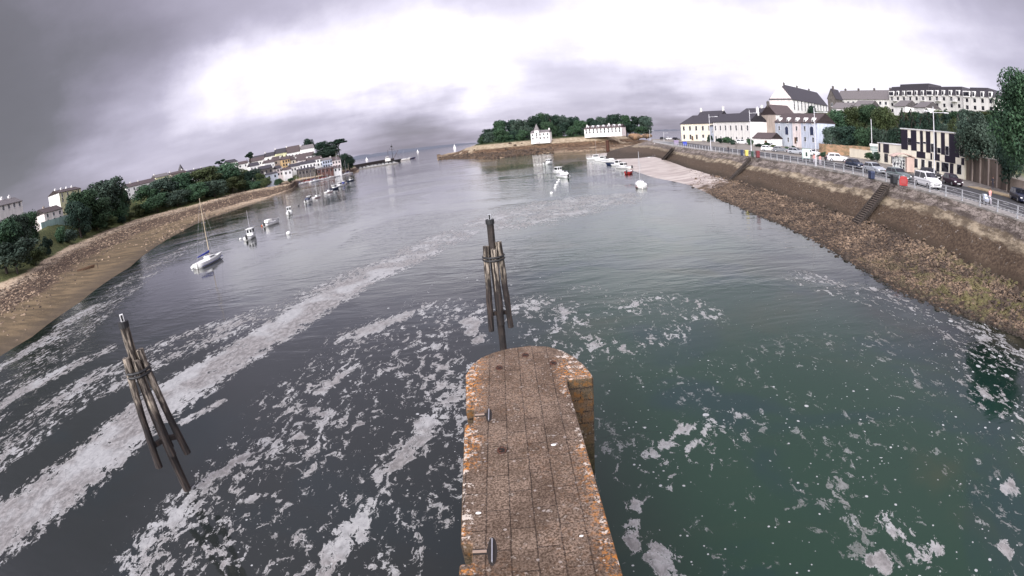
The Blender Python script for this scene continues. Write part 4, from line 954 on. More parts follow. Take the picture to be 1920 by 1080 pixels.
# ------------------------------------------------------------------ houses
def isect(px, A, B):                            # plan parameter where the sight line at px crosses line A-B
    v = atd(px, 300, 100); dx, dy = B[0] - A[0], B[1] - A[1]; den_ = dx * v[1] - dy * v[0]
    return (A[1] * v[0] - A[0] * v[1]) / den_
def house(name, label, L, Rr, eave_y, ridge_y, depth=8, wm=None, rm=None, cols=0, rows_=0, cat='house', group=None, hip=(0, 0), chim=(), dorm=0, down=4, win=(1.0, 1.7), gable_m=None, gf=False, base=None, pane=True, wz=None, door=None, slot=None):
    wm = wm or M_white; rm = rm or M_slate
    A = Vector(atd(*L)); B = Vector(atd(*Rr)); u = B - A; W = math.hypot(u.x, u.y)
    ze = atd(L[0], eave_y, L[2])[2]; zb = base if base is not None else A.z; ex = 0.0
    mid = (A + B) / 2
    dmid = math.hypot(mid.x, mid.y) + depth / 2; zr = atd((L[0] + Rr[0]) / 2, ridge_y, dmid)[2]; 
    t = thing(name, label, cat, (A.x, A.y, zb), math.atan2(u.y, u.x), group)
    h = ze - zb; rh = max(zr - ze, .8)
    m = MB(); m.box(0, W, 0, depth, -down, h)
    if gf:
        m.prof([(0, h), (W, h), (W / 2, h + rh)], 0, depth)
        m.build('wall', wm, t); m = MB(); o = .3; th_ = .22; sl = rh / (W / 2)
        m.prof([(-o, h - o * sl + .02), (W / 2, h + rh + .02), (W + o, h - o * sl + .02), (W + o, h - o * sl + th_ + .02), (W / 2, h + rh + th_ + .02), (-o, h - o * sl + th_ + .02)], -.3, depth + .3)
        rf = m.build('roof', rm, t)
    else:
        hl, hr = hip
        m.add([(.001, .001, h), (W - .001, .001, h), (W - .001, depth - .001, h), (.001, depth - .001, h), (hl, depth / 2, h + rh - .05), (W - hr, depth / 2, h + rh - .05)], [(0, 1, 5, 4), (2, 3, 4, 5), (1, 2, 5), (3, 0, 4)])
        m.build('wall', wm, t); o = .35; th_ = .2; s_ = rh / (depth / 2); m = MB(); ov = .12
        x0, x1 = (-ov if not hl else -o), (W + ov if not hr else W + o)
        e = h - o * s_ + .03
        low = [(x0, -o, e), (x1, -o, e), (x1, depth + o, e), (x0, depth + o, e), (hl if hl else x0, depth / 2, h + rh + .03), (W - hr if hr else x1, depth / 2, h + rh + .03)]
        hi = [(x, y, z + th_) for x, y, z in low]
        m.add(low + hi, [(0, 4, 5, 1), (2, 5, 4, 3), (3, 4, 0), (1, 5, 2), (6, 7, 11, 10), (8, 9, 10, 11), (9, 6, 10), (7, 8, 11), (0, 1, 7, 6), (2, 3, 9, 8)] + ([(1, 2, 8, 7)] if hr else [(1, 5, 11, 7), (5, 2, 8, 11)]) + ([(3, 0, 6, 9)] if hl else [(3, 4, 10, 9), (4, 0, 6, 10)]))
        rf = m.build('roof', rm, t)
        if gable_m:
            for x in (-.004, W + .004):
                MB().add([(x, 0, -down), (x, depth, -down), (x, depth, h), (x, depth / 2, h + rh - .06), (x, 0, h)], [(0, 1, 2, 3, 4)]).build('gable_face', gable_m, t)
    for c in chim:
        x = c[0] * W; m = MB(); hh = c[1]; zc_ = h + rh; cy = depth / 2 if not gf else depth * .3
        if gf: x = W / 2
        m.box(x - .5, x + .5, cy - .35, cy + .35, zc_ - 1.0, zc_ + hh).box(x - .56, x + .56, cy - .41, cy + .41, zc_ + hh, zc_ + hh + .15)
        m.tube([(x - .2, cy, zc_ + hh + .15), (x - .2, cy, zc_ + hh + .5)], .12, 6).tube([(x + .2, cy, zc_ + hh + .15), (x + .2, cy, zc_ + hh + .5)], .12, 6)
        m.build('chimney', c[2] if len(c) > 2 else M_white2, rf)
    if cols:
        if wz is None: wz = [h * (r + .42) / rows_ for r in range(rows_)]
        for r in range(len(wz)):
            for c in range(cols):
                if slot and (c, r) in slot: continue
                xc = W * (c + .5) / cols; ww, wh = win; zc_ = wz[r]
                f = MB(); f.box(xc - ww / 2 - .07, xc + ww / 2 + .07, -.05, .1, zc_ - wh / 2 - .07, zc_ + wh / 2 + .07)
                if pane:
                    f.box(xc - ww / 2 - .15, xc + ww / 2 + .15, -.14, .1, zc_ - wh / 2 - .17, zc_ - wh / 2 - .07)
                    fo = f.build('window', M_frame, t)
                    MB().box(xc - ww / 2, xc - .04, -.07, -.03, zc_ - wh / 2, zc_ + wh / 2).box(xc + .04, xc + ww / 2, -.07, -.03, zc_ - wh / 2, zc_ + wh / 2).build('pane', M_glass, fo)
                else: f.build('window', M_glass, t)
    for k in range(dorm):
        xc = W * (k + .5) / dorm; y0 = depth * .14; zb_ = h + y0 * (rh / (depth / 2)) + .1; m = MB()
        m.prof([(xc - .75, zb_ - .3), (xc + .75, zb_ - .3), (xc + .75, zb_ + 1.3), (xc, zb_ + 1.75), (xc - .75, zb_ + 1.3)], y0, y0 + 2.2); dd = m.build('dormer', M_frame, rf)
        MB().box(xc - .42, xc + .42, y0 - .03, y0 + .02, zb_ + .1, zb_ + 1.15).build('dormer_pane', M_glass, rf)
    if door is not None:
        x = door * W; MB().box(x - .55, x + .55, -.06, .05, 0, 2.15).build('door', M_wood, t)
    return t, A, B, h, rh, W
# --- right bank, along the quay
gq = 'houses along the quay'
house('house', 'cream two-storey house with dark shuttered windows at the seaward end of the quay row', (1278, 263, 252), (1338, 264, 236), 232, 217, 9, M_cream, M_slate, 5, 2, group=gq, hip=(4.5, 0), win=(1.25, 2.2), down=3, gable_m=None, door=.36)
house('house', 'taller slate-roofed house standing behind the cream house, with a chimney at each end', (1304, 240, 262), (1348, 240, 250), 226, 209, 9, M_dstone, M_slate, 0, 0, group=gq, chim=((.03, 1.6), (.97, 2.0)), down=10)
house('house', 'long white house with two rows of seven windows and a bright gable end', (1339, 268, 222), (1409, 272, 197), 228.5, 213.5, 8, M_white2, M_slate, 7, 2, group=gq, win=(.95, 2.0), gable_m=M_white, chim=((.99, 1.9, M_white),), down=3, dorm=0)
house('house', 'narrow white link house squeezed between the cream and the long white house', (1333, 268, 236), (1341, 268, 229), 236, 232, 6, M_paleblue, M_slate, 1, 2, group=gq, win=(.9, 1.8), down=3)
house('lean_to', 'low white outbuilding with a brown roof at the foot of the bright gable', (1412, 274, 182), (1447, 274, 176), 258.5, 249.5, 6, M_white, M_slateb, 0, 0, cat='outbuilding', down=2, door=.7)
house('house', 'dark-roofed house rising behind the long white house', (1391, 250, 236), (1440, 250, 226), 212, 203.5, 9, M_dstone, M_slate, 4, 1, group=gq, gable_m=M_beige, chim=((.6, 1.2),), down=14, wz=[1.0])
house('house', 'tall beige house with a steep brown roof behind the blue houses', (1457, 270, 197), (1493, 270, 204), 214, 198.5, 9, M_white2, M_slateb, 3, 2, group=gq, gable_m=M_beige, chim=((.02, 1.2, M_dstone),), down=3, win=(.9, 1.5))
A0, B0 = Vector(atd(1455, 268, 186)), Vector(atd(1533, 270, 166))
def onl(px): t_ = isect(px, A0, B0); p = A0 + (B0 - A0) * t_; return math.hypot(p.x, p.y)
for (x0, x1, mm, c_, lab, nm_) in ((1455, 1487, M_bluegrey, 2, 'blue-grey house with a big arched window, left of the narrow pink-white one', 0), (1487, 1503, M_pinkw, 1, 'narrow pinkish-white house between the two blue houses', 1), (1503, 1533, M_paleblue, 2, 'pale blue house with an arched dark window beside the lamp post', 2)):
    t, A, B, h, rh, W = house('house', lab, (x0, 269, onl(x0 + .01)), (x1, 270, onl(x1)), 228.5 + (x0 - 1455) * .012, 213.5, 8, mm, M_slateb, c_, 2, group='joined houses on the quay', win=(.85, 1.5), down=3, slot=((c_ - 1, 1),) if nm_ != 1 else None, door=.3 if nm_ == 1 else None)
    if nm_ != 1:
        xc = W * .68; zc_ = h * .62; pts = [(xc - .95, zc_ - 1.5), (xc + .95, zc_ - 1.5), (xc + .95, zc_ + .6)] + [(xc + .95 * math.cos(a), zc_ + .6 + .8 * math.sin(a)) for a in [math.pi * k / 8 for k in range(1, 8)]] + [(xc - .95, zc_ + .6)]
        f = MB().prof([(xc + (x - xc) * 1.14, zc_ + (z - zc_) * 1.08) for x, z in pts], -.06, .05).build('arched_window', M_frame, t); MB().prof(pts, -.1, -.03).build('pane', M_navy, f)
    for k in range(2 if nm_ != 1 else 1):
        xc = W * ((k + .5) / (2 if nm_ != 1 else 1)); m = MB(); m.prof([(xc - .55, h - .7), (xc + .55, h - .7), (xc + .55, h + 1.0), (xc, h + 1.5), (xc - .55, h + 1.0)], -.08, 2.4); q = m.build('wall_dormer', M_white, t)
        MB().box(xc - .3, xc + .3, -.12, -.08, h - .4, h + .8).build('pane', M_glass, q)
# --- hillside behind
gh = 'houses on the hill to the right'
house('apartment_house', 'long white three-storey house high on the hill with a hipped slate roof', (1486, 204, 262), (1552, 208, 318), 185.5, 168, 13, M_white, M_slate, 11, 3, cat='apartment house', group=gh, hip=(6, 0), chim=((.1, 1.0, M_dstone), (.42, 1.0, M_dstone), (.75, 1.0, M_dstone)), down=8, win=(1.3, 2.0), gable_m=M_pinkw)
house('house', 'dark stone house with a steep gable and chimney, right of the long white hill house', (1553, 205, 266), (1568, 205, 264), 184, 168, 9, M_dstone, M_slate, 1, 1, group=gh, gf=True, chim=((.5, 1.4, M_dstone),), down=8)
house('house', 'long terrace with a grey roof and four chimneys on the skyline', (1568, 204, 285), (1667, 205, 262), 186, 170, 10, M_white2, M_tileg, 10, 1, group=gh, chim=((.1, 1.0, M_dstone), (.36, 1.0, M_dstone), (.66, 1.0, M_dstone), (.95, 1.0, M_dstone)), down=8, win=(1.4, 1.5), wz=[3.2])
for i, (x0, x1, y, d, e_) in enumerate(((1560, 1596, 207, 228, 203), (1600, 1632, 206, 224, 199), (1676, 1698, 205, 210, 199), (1714, 1736, 206, 200, 201))):
    house('house', ('pale-roofed house with a white verge above the left part of the wood', 'pale-roofed house just right of it, half hidden by crowns', 'house with a white verge below the dark mansard block, left one', 'house with a white verge below the dark mansard block, right one')[i], (x0, y, d), (x1, y, d - 6), e_, e_ - 10, 8, M_white, M_tileg, 0, 0, group=gh, down=7, gable_m=M_white)
# apartment block with dark mansard roof and balconies
def mansard(label, L, Rr, ey, ry, steps_, nd, nb, depth=12):
    A = Vector(atd(*L)); B = Vector(atd(*Rr)); u = B - A; W = math.hypot(u.x, u.y); h = atd(L[0], ey, L[2])[2] - A.z; rt = atd(L[0], ry, L[2])[2] - A.z
    t = thing('apartment_block', label, 'apartment block', tuple(A), math.atan2(u.y, u.x), 'apartment blocks on the hill'); MB().box(0, W, 0, depth, -14, h).build('wall', M_white2, t)
    m = MB()
    for (a, b, dz) in steps_:
        m.prof([(0, 0)], 0, 0) if 0 else None
        x0, x1 = a * W, b * W; top = rt + dz; m.add([(x0 - .2, -.3, h), (x1 + .2, -.3, h), (x1 + .2, depth + .3, h), (x0 - .2, depth + .3, h), (x0 + (1.2 if a == 0 else -.2), 1.5, top), (x1 - (1.2 if b == 1 else -.2), 1.5, top), (x1 - (1.2 if b == 1 else -.2), depth - 1.5, top), (x0 + (1.2 if a == 0 else -.2), depth - 1.5, top)],
              [(3, 2, 1, 0), (4, 5, 6, 7), (0, 1, 5, 4), (1, 2, 6, 5), (2, 3, 7, 6), (3, 0, 4, 7)])
    rf = m.build('mansard_roof', M_slate, t); rr = random.Random(int(L[0]))
    for k in range(nd):
        x = W * (k + .5) / nd + rr.uniform(-.4, .4); w_ = rr.choice((.8, 1.0, 1.9)); q = MB().box(x - w_, x + w_, -.45, 1.6, h - .4, h + 2.1).build('dormer', M_white, rf); MB().box(x - w_ + .25, x + w_ - .25, -.5, -.44, h + .1, h + 1.7).build('pane', M_glass, q)
    for r in range(3):
        for k in range(nd):
            x = W * (k + .5) / nd; f = MB().box(x - .7, x + .7, -.05, .05, h - 2.3 - 2.8 * r, h - .8 - 2.8 * r).build('window', M_glass, t)
    for k in range(nb):
        x = W * (k + .5) / nb; b_ = MB().box(x - 1.8, x + 1.8, -1.4, -.02, h - 2.75, h - 2.6).build('balcony', M_white, t); m = MB()
        for i in range(13): m.box(x - 1.8 + i * .3, x - 1.76 + i * .3, -1.4, -1.36, h - 2.6, h - 1.6)
        m.box(x - 1.8, x + 1.8, -1.42, -1.34, h - 1.6, h - 1.52); m.build('balustrade', M_steel, b_)
    return t
mansard('long apartment block with a dark stepped mansard roof and white dormers on the skyline', (1668, 202, 262), (1806, 205, 226), 179.5, 160.5, ((0, .16, -.6), (.16, .56, .4), (.56, 1, -1.2)), 11, 5)
mansard('shorter apartment block with mansard roof and three pale dormers, right of the long block', (1807, 204, 224), (1866, 206, 214), 180.5, 165, ((0, .2, -1.0), (.2, .75, .4), (.75, 1, -.6)), 4, 0)
# --- chequered building
L_ = (1690, 322, 102.5); R_ = (1808, 337, 89.9); A = Vector(atd(*L_)); B = Vector(atd(*R_)); A.z = B.z = EZ; u = B - A; W = math.hypot(u.x, u.y)
ck = thing('chequered_building', 'two-storey cream building clad in dark and cream chequered panels beside the road', 'building', tuple(A), math.atan2(u.y, u.x))
HT = atd(1808, 252, 89.9)[2] - EZ
MB().box(0, W, 0, 12, -1, HT).build('wall', M_claddc, ck); MB().box(-.15, W + .15, -.15, 12.15, HT, HT + .18).build('roof_edge', M_frame, ck)
def tx(px): return isect(px, A, B) * W
zs2 = (HT * .47, HT * .985)
for a, b, lo in ((1690.5, 1702.5, 0), (1709, 1719, 0), (1726, 1731, 0), (1737, 1745, 0), (1752, 1757, 0), (1765, 1772, 0), (1780, 1799, -.35)):
    MB().box(tx(a), tx(b), -.08, .02, zs2[0] + lo, zs2[1]).build('dark_panel', M_cladd, ck)
for a, b in ((1719, 1736), (1745, 1748), (1751, 1763), (1772, 1792), (1803, 1808)):
    MB().box(tx(a), tx(b), -.09, .02, HT * .31, HT * .47 - .01).build('dark_panel', M_cladd, ck)
for a, b in ((1711, 1719), (1736, 1744.6), (1763, 1771.6), (1792.4, 1802.6)):
    MB().box(tx(a), tx(b), -.13, .02, HT * .31, HT * .46).build('cream_panel', M_claddc, ck)
for a, b, z0, z1 in ((1703, 1709, .60, .78), (1746, 1751, .5, .7), (1758, 1764, .5, .62), (1773, 1779, .48, .68), (1800, 1807, .5, .72), (1719, 1725, .66, .70), (1731.5, 1736.5, .68, .72), (1715, 1721, .05, .27), (1728, 1734, .07, .28), (1741, 1748, .06, .27), (1756, 1762, .05, .28), (1766, 1779, .08, .29), (1795, 1803, .09, .3)):
    f = MB().box(tx(a) - .06, tx(b) + .06, -.05, .02, HT * z0 - .06, HT * z1 + .06).build('window', M_frame, ck); MB().box(tx(a), tx(b), -.07, -.04, HT * z0, HT * z1).build('pane', M_glass, f)
MB().box(tx(1781.5), tx(1788), -.1, .02, 0, HT * .3).build('door', M_cladd, ck)
A2 = Vector(atd(1646, 300, 112)); A2.z = EZ; B2 = Vector(atd(1690, 318, 103.5)); B2.z = EZ; u = B2 - A2; W2 = math.hypot(u.x, u.y); h2 = atd(1646, 268, 112)[2] - EZ
wing = thing('low_wing', 'single-storey cream wing with two dark panels, left of the chequered building', 'building', tuple(A2), math.atan2(u.y, u.x))
MB().box(0, W2, 0, 8, -1, h2).build('wall', M_claddc, wing); MB().box(-.1, W2, -.1, 8.1, h2, h2 + .15).build('roof_edge', M_frame, wing)
for a, b in ((.05, .12), (.26, .5)): MB().box(a * W2, b * W2, -.08, .02, h2 * .55, h2 - .02).build('dark_panel', M_cladd, wing)
for a, b in ((.3, .45), (.6, .85)): MB().box(a * W2, b * W2, -.06, .02, .3, h2 * .5).build('window', M_glass, wing)
# walls right of it
A = Vector(atd(1809, 337, 90.6)); B = Vector(atd(1886, 362, 80.5)); A.z = B.z = EZ; u = B - A; W = math.hypot(u.x, u.y); hw = atd(1815, 291, 90)[2] - EZ
bw = thing('garden_wall', 'tall brown plastered wall running behind the hanging tree', 'wall', tuple(A), math.atan2(u.y, u.x)); MB().box(0, W, 0, .35, -.5, hw).build('plaster', paint('brown_plaster', (.16, .125, .10), amt=.25, scale=.5), bw); MB().box(0, W, -.06, .41, hw, hw + .12).build('coping', M_conc, bw)
for k in range(1, 5): MB().box(W * k / 5 - .18, W * k / 5 + .18, -.1, 0, -.2, hw - .01).build('pier', M_beige, bw)
A = Vector(atd(1888, 364, 79)); B = Vector(atd(1990, 400, 70)); A.z = B.z = EZ; u = B - A; W = math.hypot(u.x, u.y)
o = MB().box(0, W, 0, .3, -.5, 2.0).build('low_wall', M_beige, loc=A); o.rotation_euler.z = math.atan2(u.y, u.x); tag(o, 'lower pale wall at the right edge behind the dark parked car', 'wall')
A = Vector(atd(1593, 292, 128)); B = Vector(atd(1633, 296, 120)); A.z = B.z = EZ; u = B - A; W = math.hypot(u.x, u.y)
o = MB().box(0, W, 0, .3, -.5, 1.9).box(0, W, -.04, .34, 1.9, 1.98).build('cream_wall', M_cream, loc=A); o.rotation_euler.z = math.atan2(u.y, u.x); tag(o, 'low cream garden wall below the hillside wood', 'wall')
# earth bank under the wood
rows = []
for off, z in ((0, EZ - .05), (2.5, EZ + 1.2), (6, EZ + 2.4), (14, EZ + 2.2)):
    rows.append([(*atd(px, 290, (134 if px < 1540 else 131) + off + 10 * max(0, (1545 - px)) / 25)[:2], z * (1) + mn.noise((px * .2, off, 0)) * .3) for px in range(1536, 1650, 6)])
grid('earth_bank', rows, mat('brown_earth', (.25, .14, .08), .95, speck((.3, .18, .10), (.13, .10, .05), .8)), True)
# --- left bank
gl = 'houses on the left bank'
house('row_house', 'grey-roofed row house with white chimneys at the left edge of the picture', (-20, 402, 175), (44, 398, 188), 391, 373, 8, M_white2, M_tileg, 6, 1, cat='house', group=gl, chim=((.2, .8, M_white), (.42, .8, M_white), (.62, .8, M_white), (.85, .8, M_white)), down=8, wz=[1.0])
house('house', 'white house with a row of white chimneys above the pinkish house', (113, 380, 252), (154, 372, 266), 361, 351.5, 8, M_lime, M_slateb, 4, 2, group=gl, chim=((.1, .7, M_white), (.36, .7, M_white), (.6, .7, M_white), (.85, .7, M_white)), down=6, gable_m=M_white)
house('house', 'pinkish house with a brown roof standing above the near beach', (86, 421, 226), (120, 411, 234), 399, 385.5, 8, M_pinkw, M_slateb, 3, 2, group=gl, chim=((.3, .7, M_beige),), down=4, gable_m=M_pinkw, win=(1, 1.4))
house('house', 'long white terrace with a brown roof between the two tree groups', (240, 378, 328), (298, 364, 340), 351.5, 338, 9, M_white, M_slateb, 6, 3, group=gl, chim=((.25, .6, M_white2), (.5, .6, M_white2)), down=5, win=(1, 1.6), gable_m=M_white)
house('house', 'grey-roofed house behind the left end of the tree belt', (294, 345, 352), (320, 341, 358), 333, 325, 8, M_lime, M_tileg, 3, 1, group=gl, chim=((.1, .6),), down=6)
house('house', 'low brown house half hidden on the ridge, next to the spire', (322, 335, 366), (350, 330, 372), 327, 320.5, 8, M_beige, M_slateb, 3, 1, group=gl, chim=((.1, .8), (.9, .8)), down=8)
house('house', 'white-gabled ridge house right of the spire', (352, 332, 374), (388, 325, 382), 323, 316.5, 8, M_white, M_slate, 4, 1, group=gl, chim=((.1, .6, M_white), (.5, .6, M_white)), down=8)
house('house', 'dark-roofed house with a white gable between the two small pines', (430, 315, 415), (447, 312, 420), 305, 298.5, 9, M_white, M_slate, 2, 1, group=gl, down=8, gable_m=M_white)
p = atd(339, 318, 420); sp_ = thing('church_spire', 'thin grey spire poking over the ridge roofs', 'church spire', (p[0], p[1], 14)); MB().box(-1.6, 1.6, -1.6, 1.6, 0, p[2] - 14).build('tower', M_dstone, sp_)
zt = atd(339, 307, 420)[2] - 14; zb_ = p[2] - 14; MB().add([(-1.7, -1.7, zb_), (1.7, -1.7, zb_), (1.7, 1.7, zb_), (-1.7, 1.7, zb_), (0, 0, zt)], [(0, 1, 4), (1, 2, 4), (2, 3, 4), (3, 0, 4)]).build('spire', M_slate, sp_)
A = Vector(atd(78, 425, 214)); B = Vector(atd(152, 411, 240)); u = B - A; W = math.hypot(u.x, u.y); o = MB().box(0, W, 0, .25, -4, 1.6).build('garden_fence', paint('pale_turquoise', (.35, .5, .45)), loc=A); o.rotation_euler.z = math.atan2(u.y, u.x); tag(o, 'pale turquoise garden fence below the pinkish house', 'fence')
# --- village
gv = 'village houses on the headland'
vil = [(470, 500, 313, 304, 297, 440, M_white2, M_slateb, 4, 1, 'long low house at the top left of the village'), (500, 521, 304, 294, 287, 432, M_white, M_slate, 3, 1, 'white house second along the top row of the village'), (519, 541, 300, 288, 280, 428, M_lime, M_slate, 3, 1, 'pale house in the middle of the top row of the village'),
       (540, 566, 298, 287, 275.5, 426, M_white, M_slateb, 4, 1, 'broad brown-roofed house in the top row of the village'), (566, 591, 296, 280, 273.5, 424, M_white, M_tileg, 4, 1, 'bright white house with a grey roof at the top right of the village'),
       (515, 532, 318, 301, 294, 392, M_beige, M_slateb, 2, 2, 'brownish house left of the ochre house in the village'), (531, 546, 319, 299.5, 294, 388, M_ochre, M_slateb, 3, 3, 'tall ochre house in the middle of the village'), (547, 556, 314, 300, 292, 392, M_cream, M_slateb, 1, 2, 'narrow cream house with its gable to the water'),
       (555, 590, 303, 296.5, 290, 402, M_white, M_slateb, 5, 1, 'long white house in the second row of the village'), (557, 578, 309, 302, 296.5, 392, M_pinkw, M_slateb, 3, 1, 'pinkish low house in the third row of the village'), (578, 606, 315, 301.5, 296, 385, M_white, M_slateb, 5, 2, 'tall white house with many windows at the village front'),
       (545, 563, 323, 313, 308, 372, M_white2, M_slate, 3, 1, 'white house with dark roof above the moored masts, left one'), (562, 593, 318, 309, 304, 374, M_white, M_slate, 5, 1, 'white house with dark roof above the moored masts, right one'), (606, 624, 315, 301, 297, 384, M_paleblue, M_tileg, 4, 2, 'pale blue house at the village front'),
       (624, 640, 316, 301, 295, 386, M_pinkw, M_slateb, 3, 2, 'pink-brown house at the right end of the village front'), (488, 512, 328, 318, 312, 356, M_dstone, M_slate, 3, 1, 'dark house near the spit at the left of the village'), (470, 488, 322, 312, 306, 372, M_white, M_slate, 3, 1, 'small white house where the tree belt ends'),
       (498, 516, 318, 306, 301, 384, M_white, M_slateb, 3, 1, 'white house below the top row on the left side of the village'), (520, 531, 330, 316, 311, 362, M_pinkw, M_slate, 2, 2, 'small pink house by the quay warehouses'), (533, 548, 330, 319, 315, 360, M_white, M_slateb, 2, 1, 'low white house by the quay warehouses'),
       (595, 625, 326, 319, 316, 366, mat('red_brown_shed', (.11, .05, .04), .8), M_slateb, 4, 1, 'red-brown boat shed on the village quay'), (560, 592, 329, 320, 317, 362, M_dstone, M_slate, 5, 1, 'dark row of net stores behind the masts'), (500, 522, 337, 328, 325, 345, M_bluegrey, M_slate, 2, 1, 'blue-grey boat store beside the spit'),
       (626, 640, 322, 316, 312, 370, M_white, M_slateb, 2, 1, 'white cottage at the headland corner of the quay'), (380, 400, 326, 320, 314, 405, M_pinkw, M_slate, 2, 1, 'ridge house between spire and small pine'), (446, 466, 316, 309, 304, 440, M_white, M_slateb, 2, 1, 'white house left of the lone umbrella pine'),
       (476, 500, 304, 298, 293, 455, M_dstone, M_slate, 2, 1, 'dark roofed house at the back of the village skyline')]
for (x0, x1, yb, ye, yr, d, wm_, rm_, c_, r_, lab) in vil:
    house('village_house', lab, (x0, yb, d), (x1, yb - (x1 - x0) * .16, d + 2), ye, yr - (x1 - x0) * .08, 8, wm_, rm_, c_, r_, cat='house', group=gv, down=7, win=(1.0, 1.5), pane=False, gable_m=wm_, chim=((.04, .8, M_white2),))
# village quay: low wall
qp = [pol(a, LDw(a) - .6) for a in np.arange(-23.4, -16.4, .6)]
mb = MB()
for (a, b) in zip(qp[:-1], qp[1:]): mb.beam((a[0], a[1], .9), (b[0], b[1], .9), 1.4, 3.6)
tag(mb.build('village_quay', mat('red_brown_stone', (.10, .055, .045), .9, speck((.13, .08, .06), (.04, .025, .02), .6))), 'low dark red-brown quay wall under the village houses', 'quay wall')
# --- island buildings
def IH(px, off): return IDw(azd(atd(px, 260, 100))[0]) + off
d = IH(1015, 74)
t, A, B, h, rh, W = house('castle_house', 'pale castle-like house with a pointed tower in front of the island wood', (996, 263, d), (1031, 262, d - 3), 250, 244.5, 9, M_white, M_tileg, 5, 2, cat='castle', win=(.9, 1.5), pane=False, chim=((.35, 1.0), (.95, 1.0)), down=3)
MB().box(W * .22, W * .45, -1.2, 3, -2, h + 2.0).build('tower', M_white, t); MB().add([(W * .2, -1.5, h + 2.0), (W * .47, -1.5, h + 2.0), (W * .47, 3.3, h + 2.0), (W * .2, 3.3, h + 2.0), (W * .335, .9, h + 7.2)], [(0, 1, 4), (1, 2, 4), (2, 3, 4), (3, 0, 4), (3, 2, 1, 0)]).build('tower_roof', M_tileg, t)
for z in (.3, .62, .9): MB().box(W * .3, W * .37, -1.26, -1.2, h * z - .7, h * z + .6).build('window', M_glass, t)
d = IH(1130, 78)
house('long_house', 'long white house with dormers in front of the island wood', (1096, 251, d), (1166, 250, d - 12), 242, 235, 9, M_white, M_slateb, 10, 2, cat='house', win=(.9, 1.5), pane=False, dorm=7, chim=((.02, .8), (.62, 1.0)), down=3, gable_m=M_pinkw)
p = Vector(atd(1200, 250, IH(1200, 60))); stn = MB(); rr = random.Random(4)
for k in range(9): stn.ball((rr.uniform(-7, 7), rr.uniform(-3, 3), rr.uniform(-3.5, -1.5)), rr.uniform(1.8, 3), 8, 5, (1.5, .9, .7))
tag(stn.build('orange_crag', mat('orange_rock', (.35, .17, .08), .9, speck((.26, .16, .09), (.09, .06, .04), .3)), loc=p), 'small orange crag at the right end of the island', 'rock')
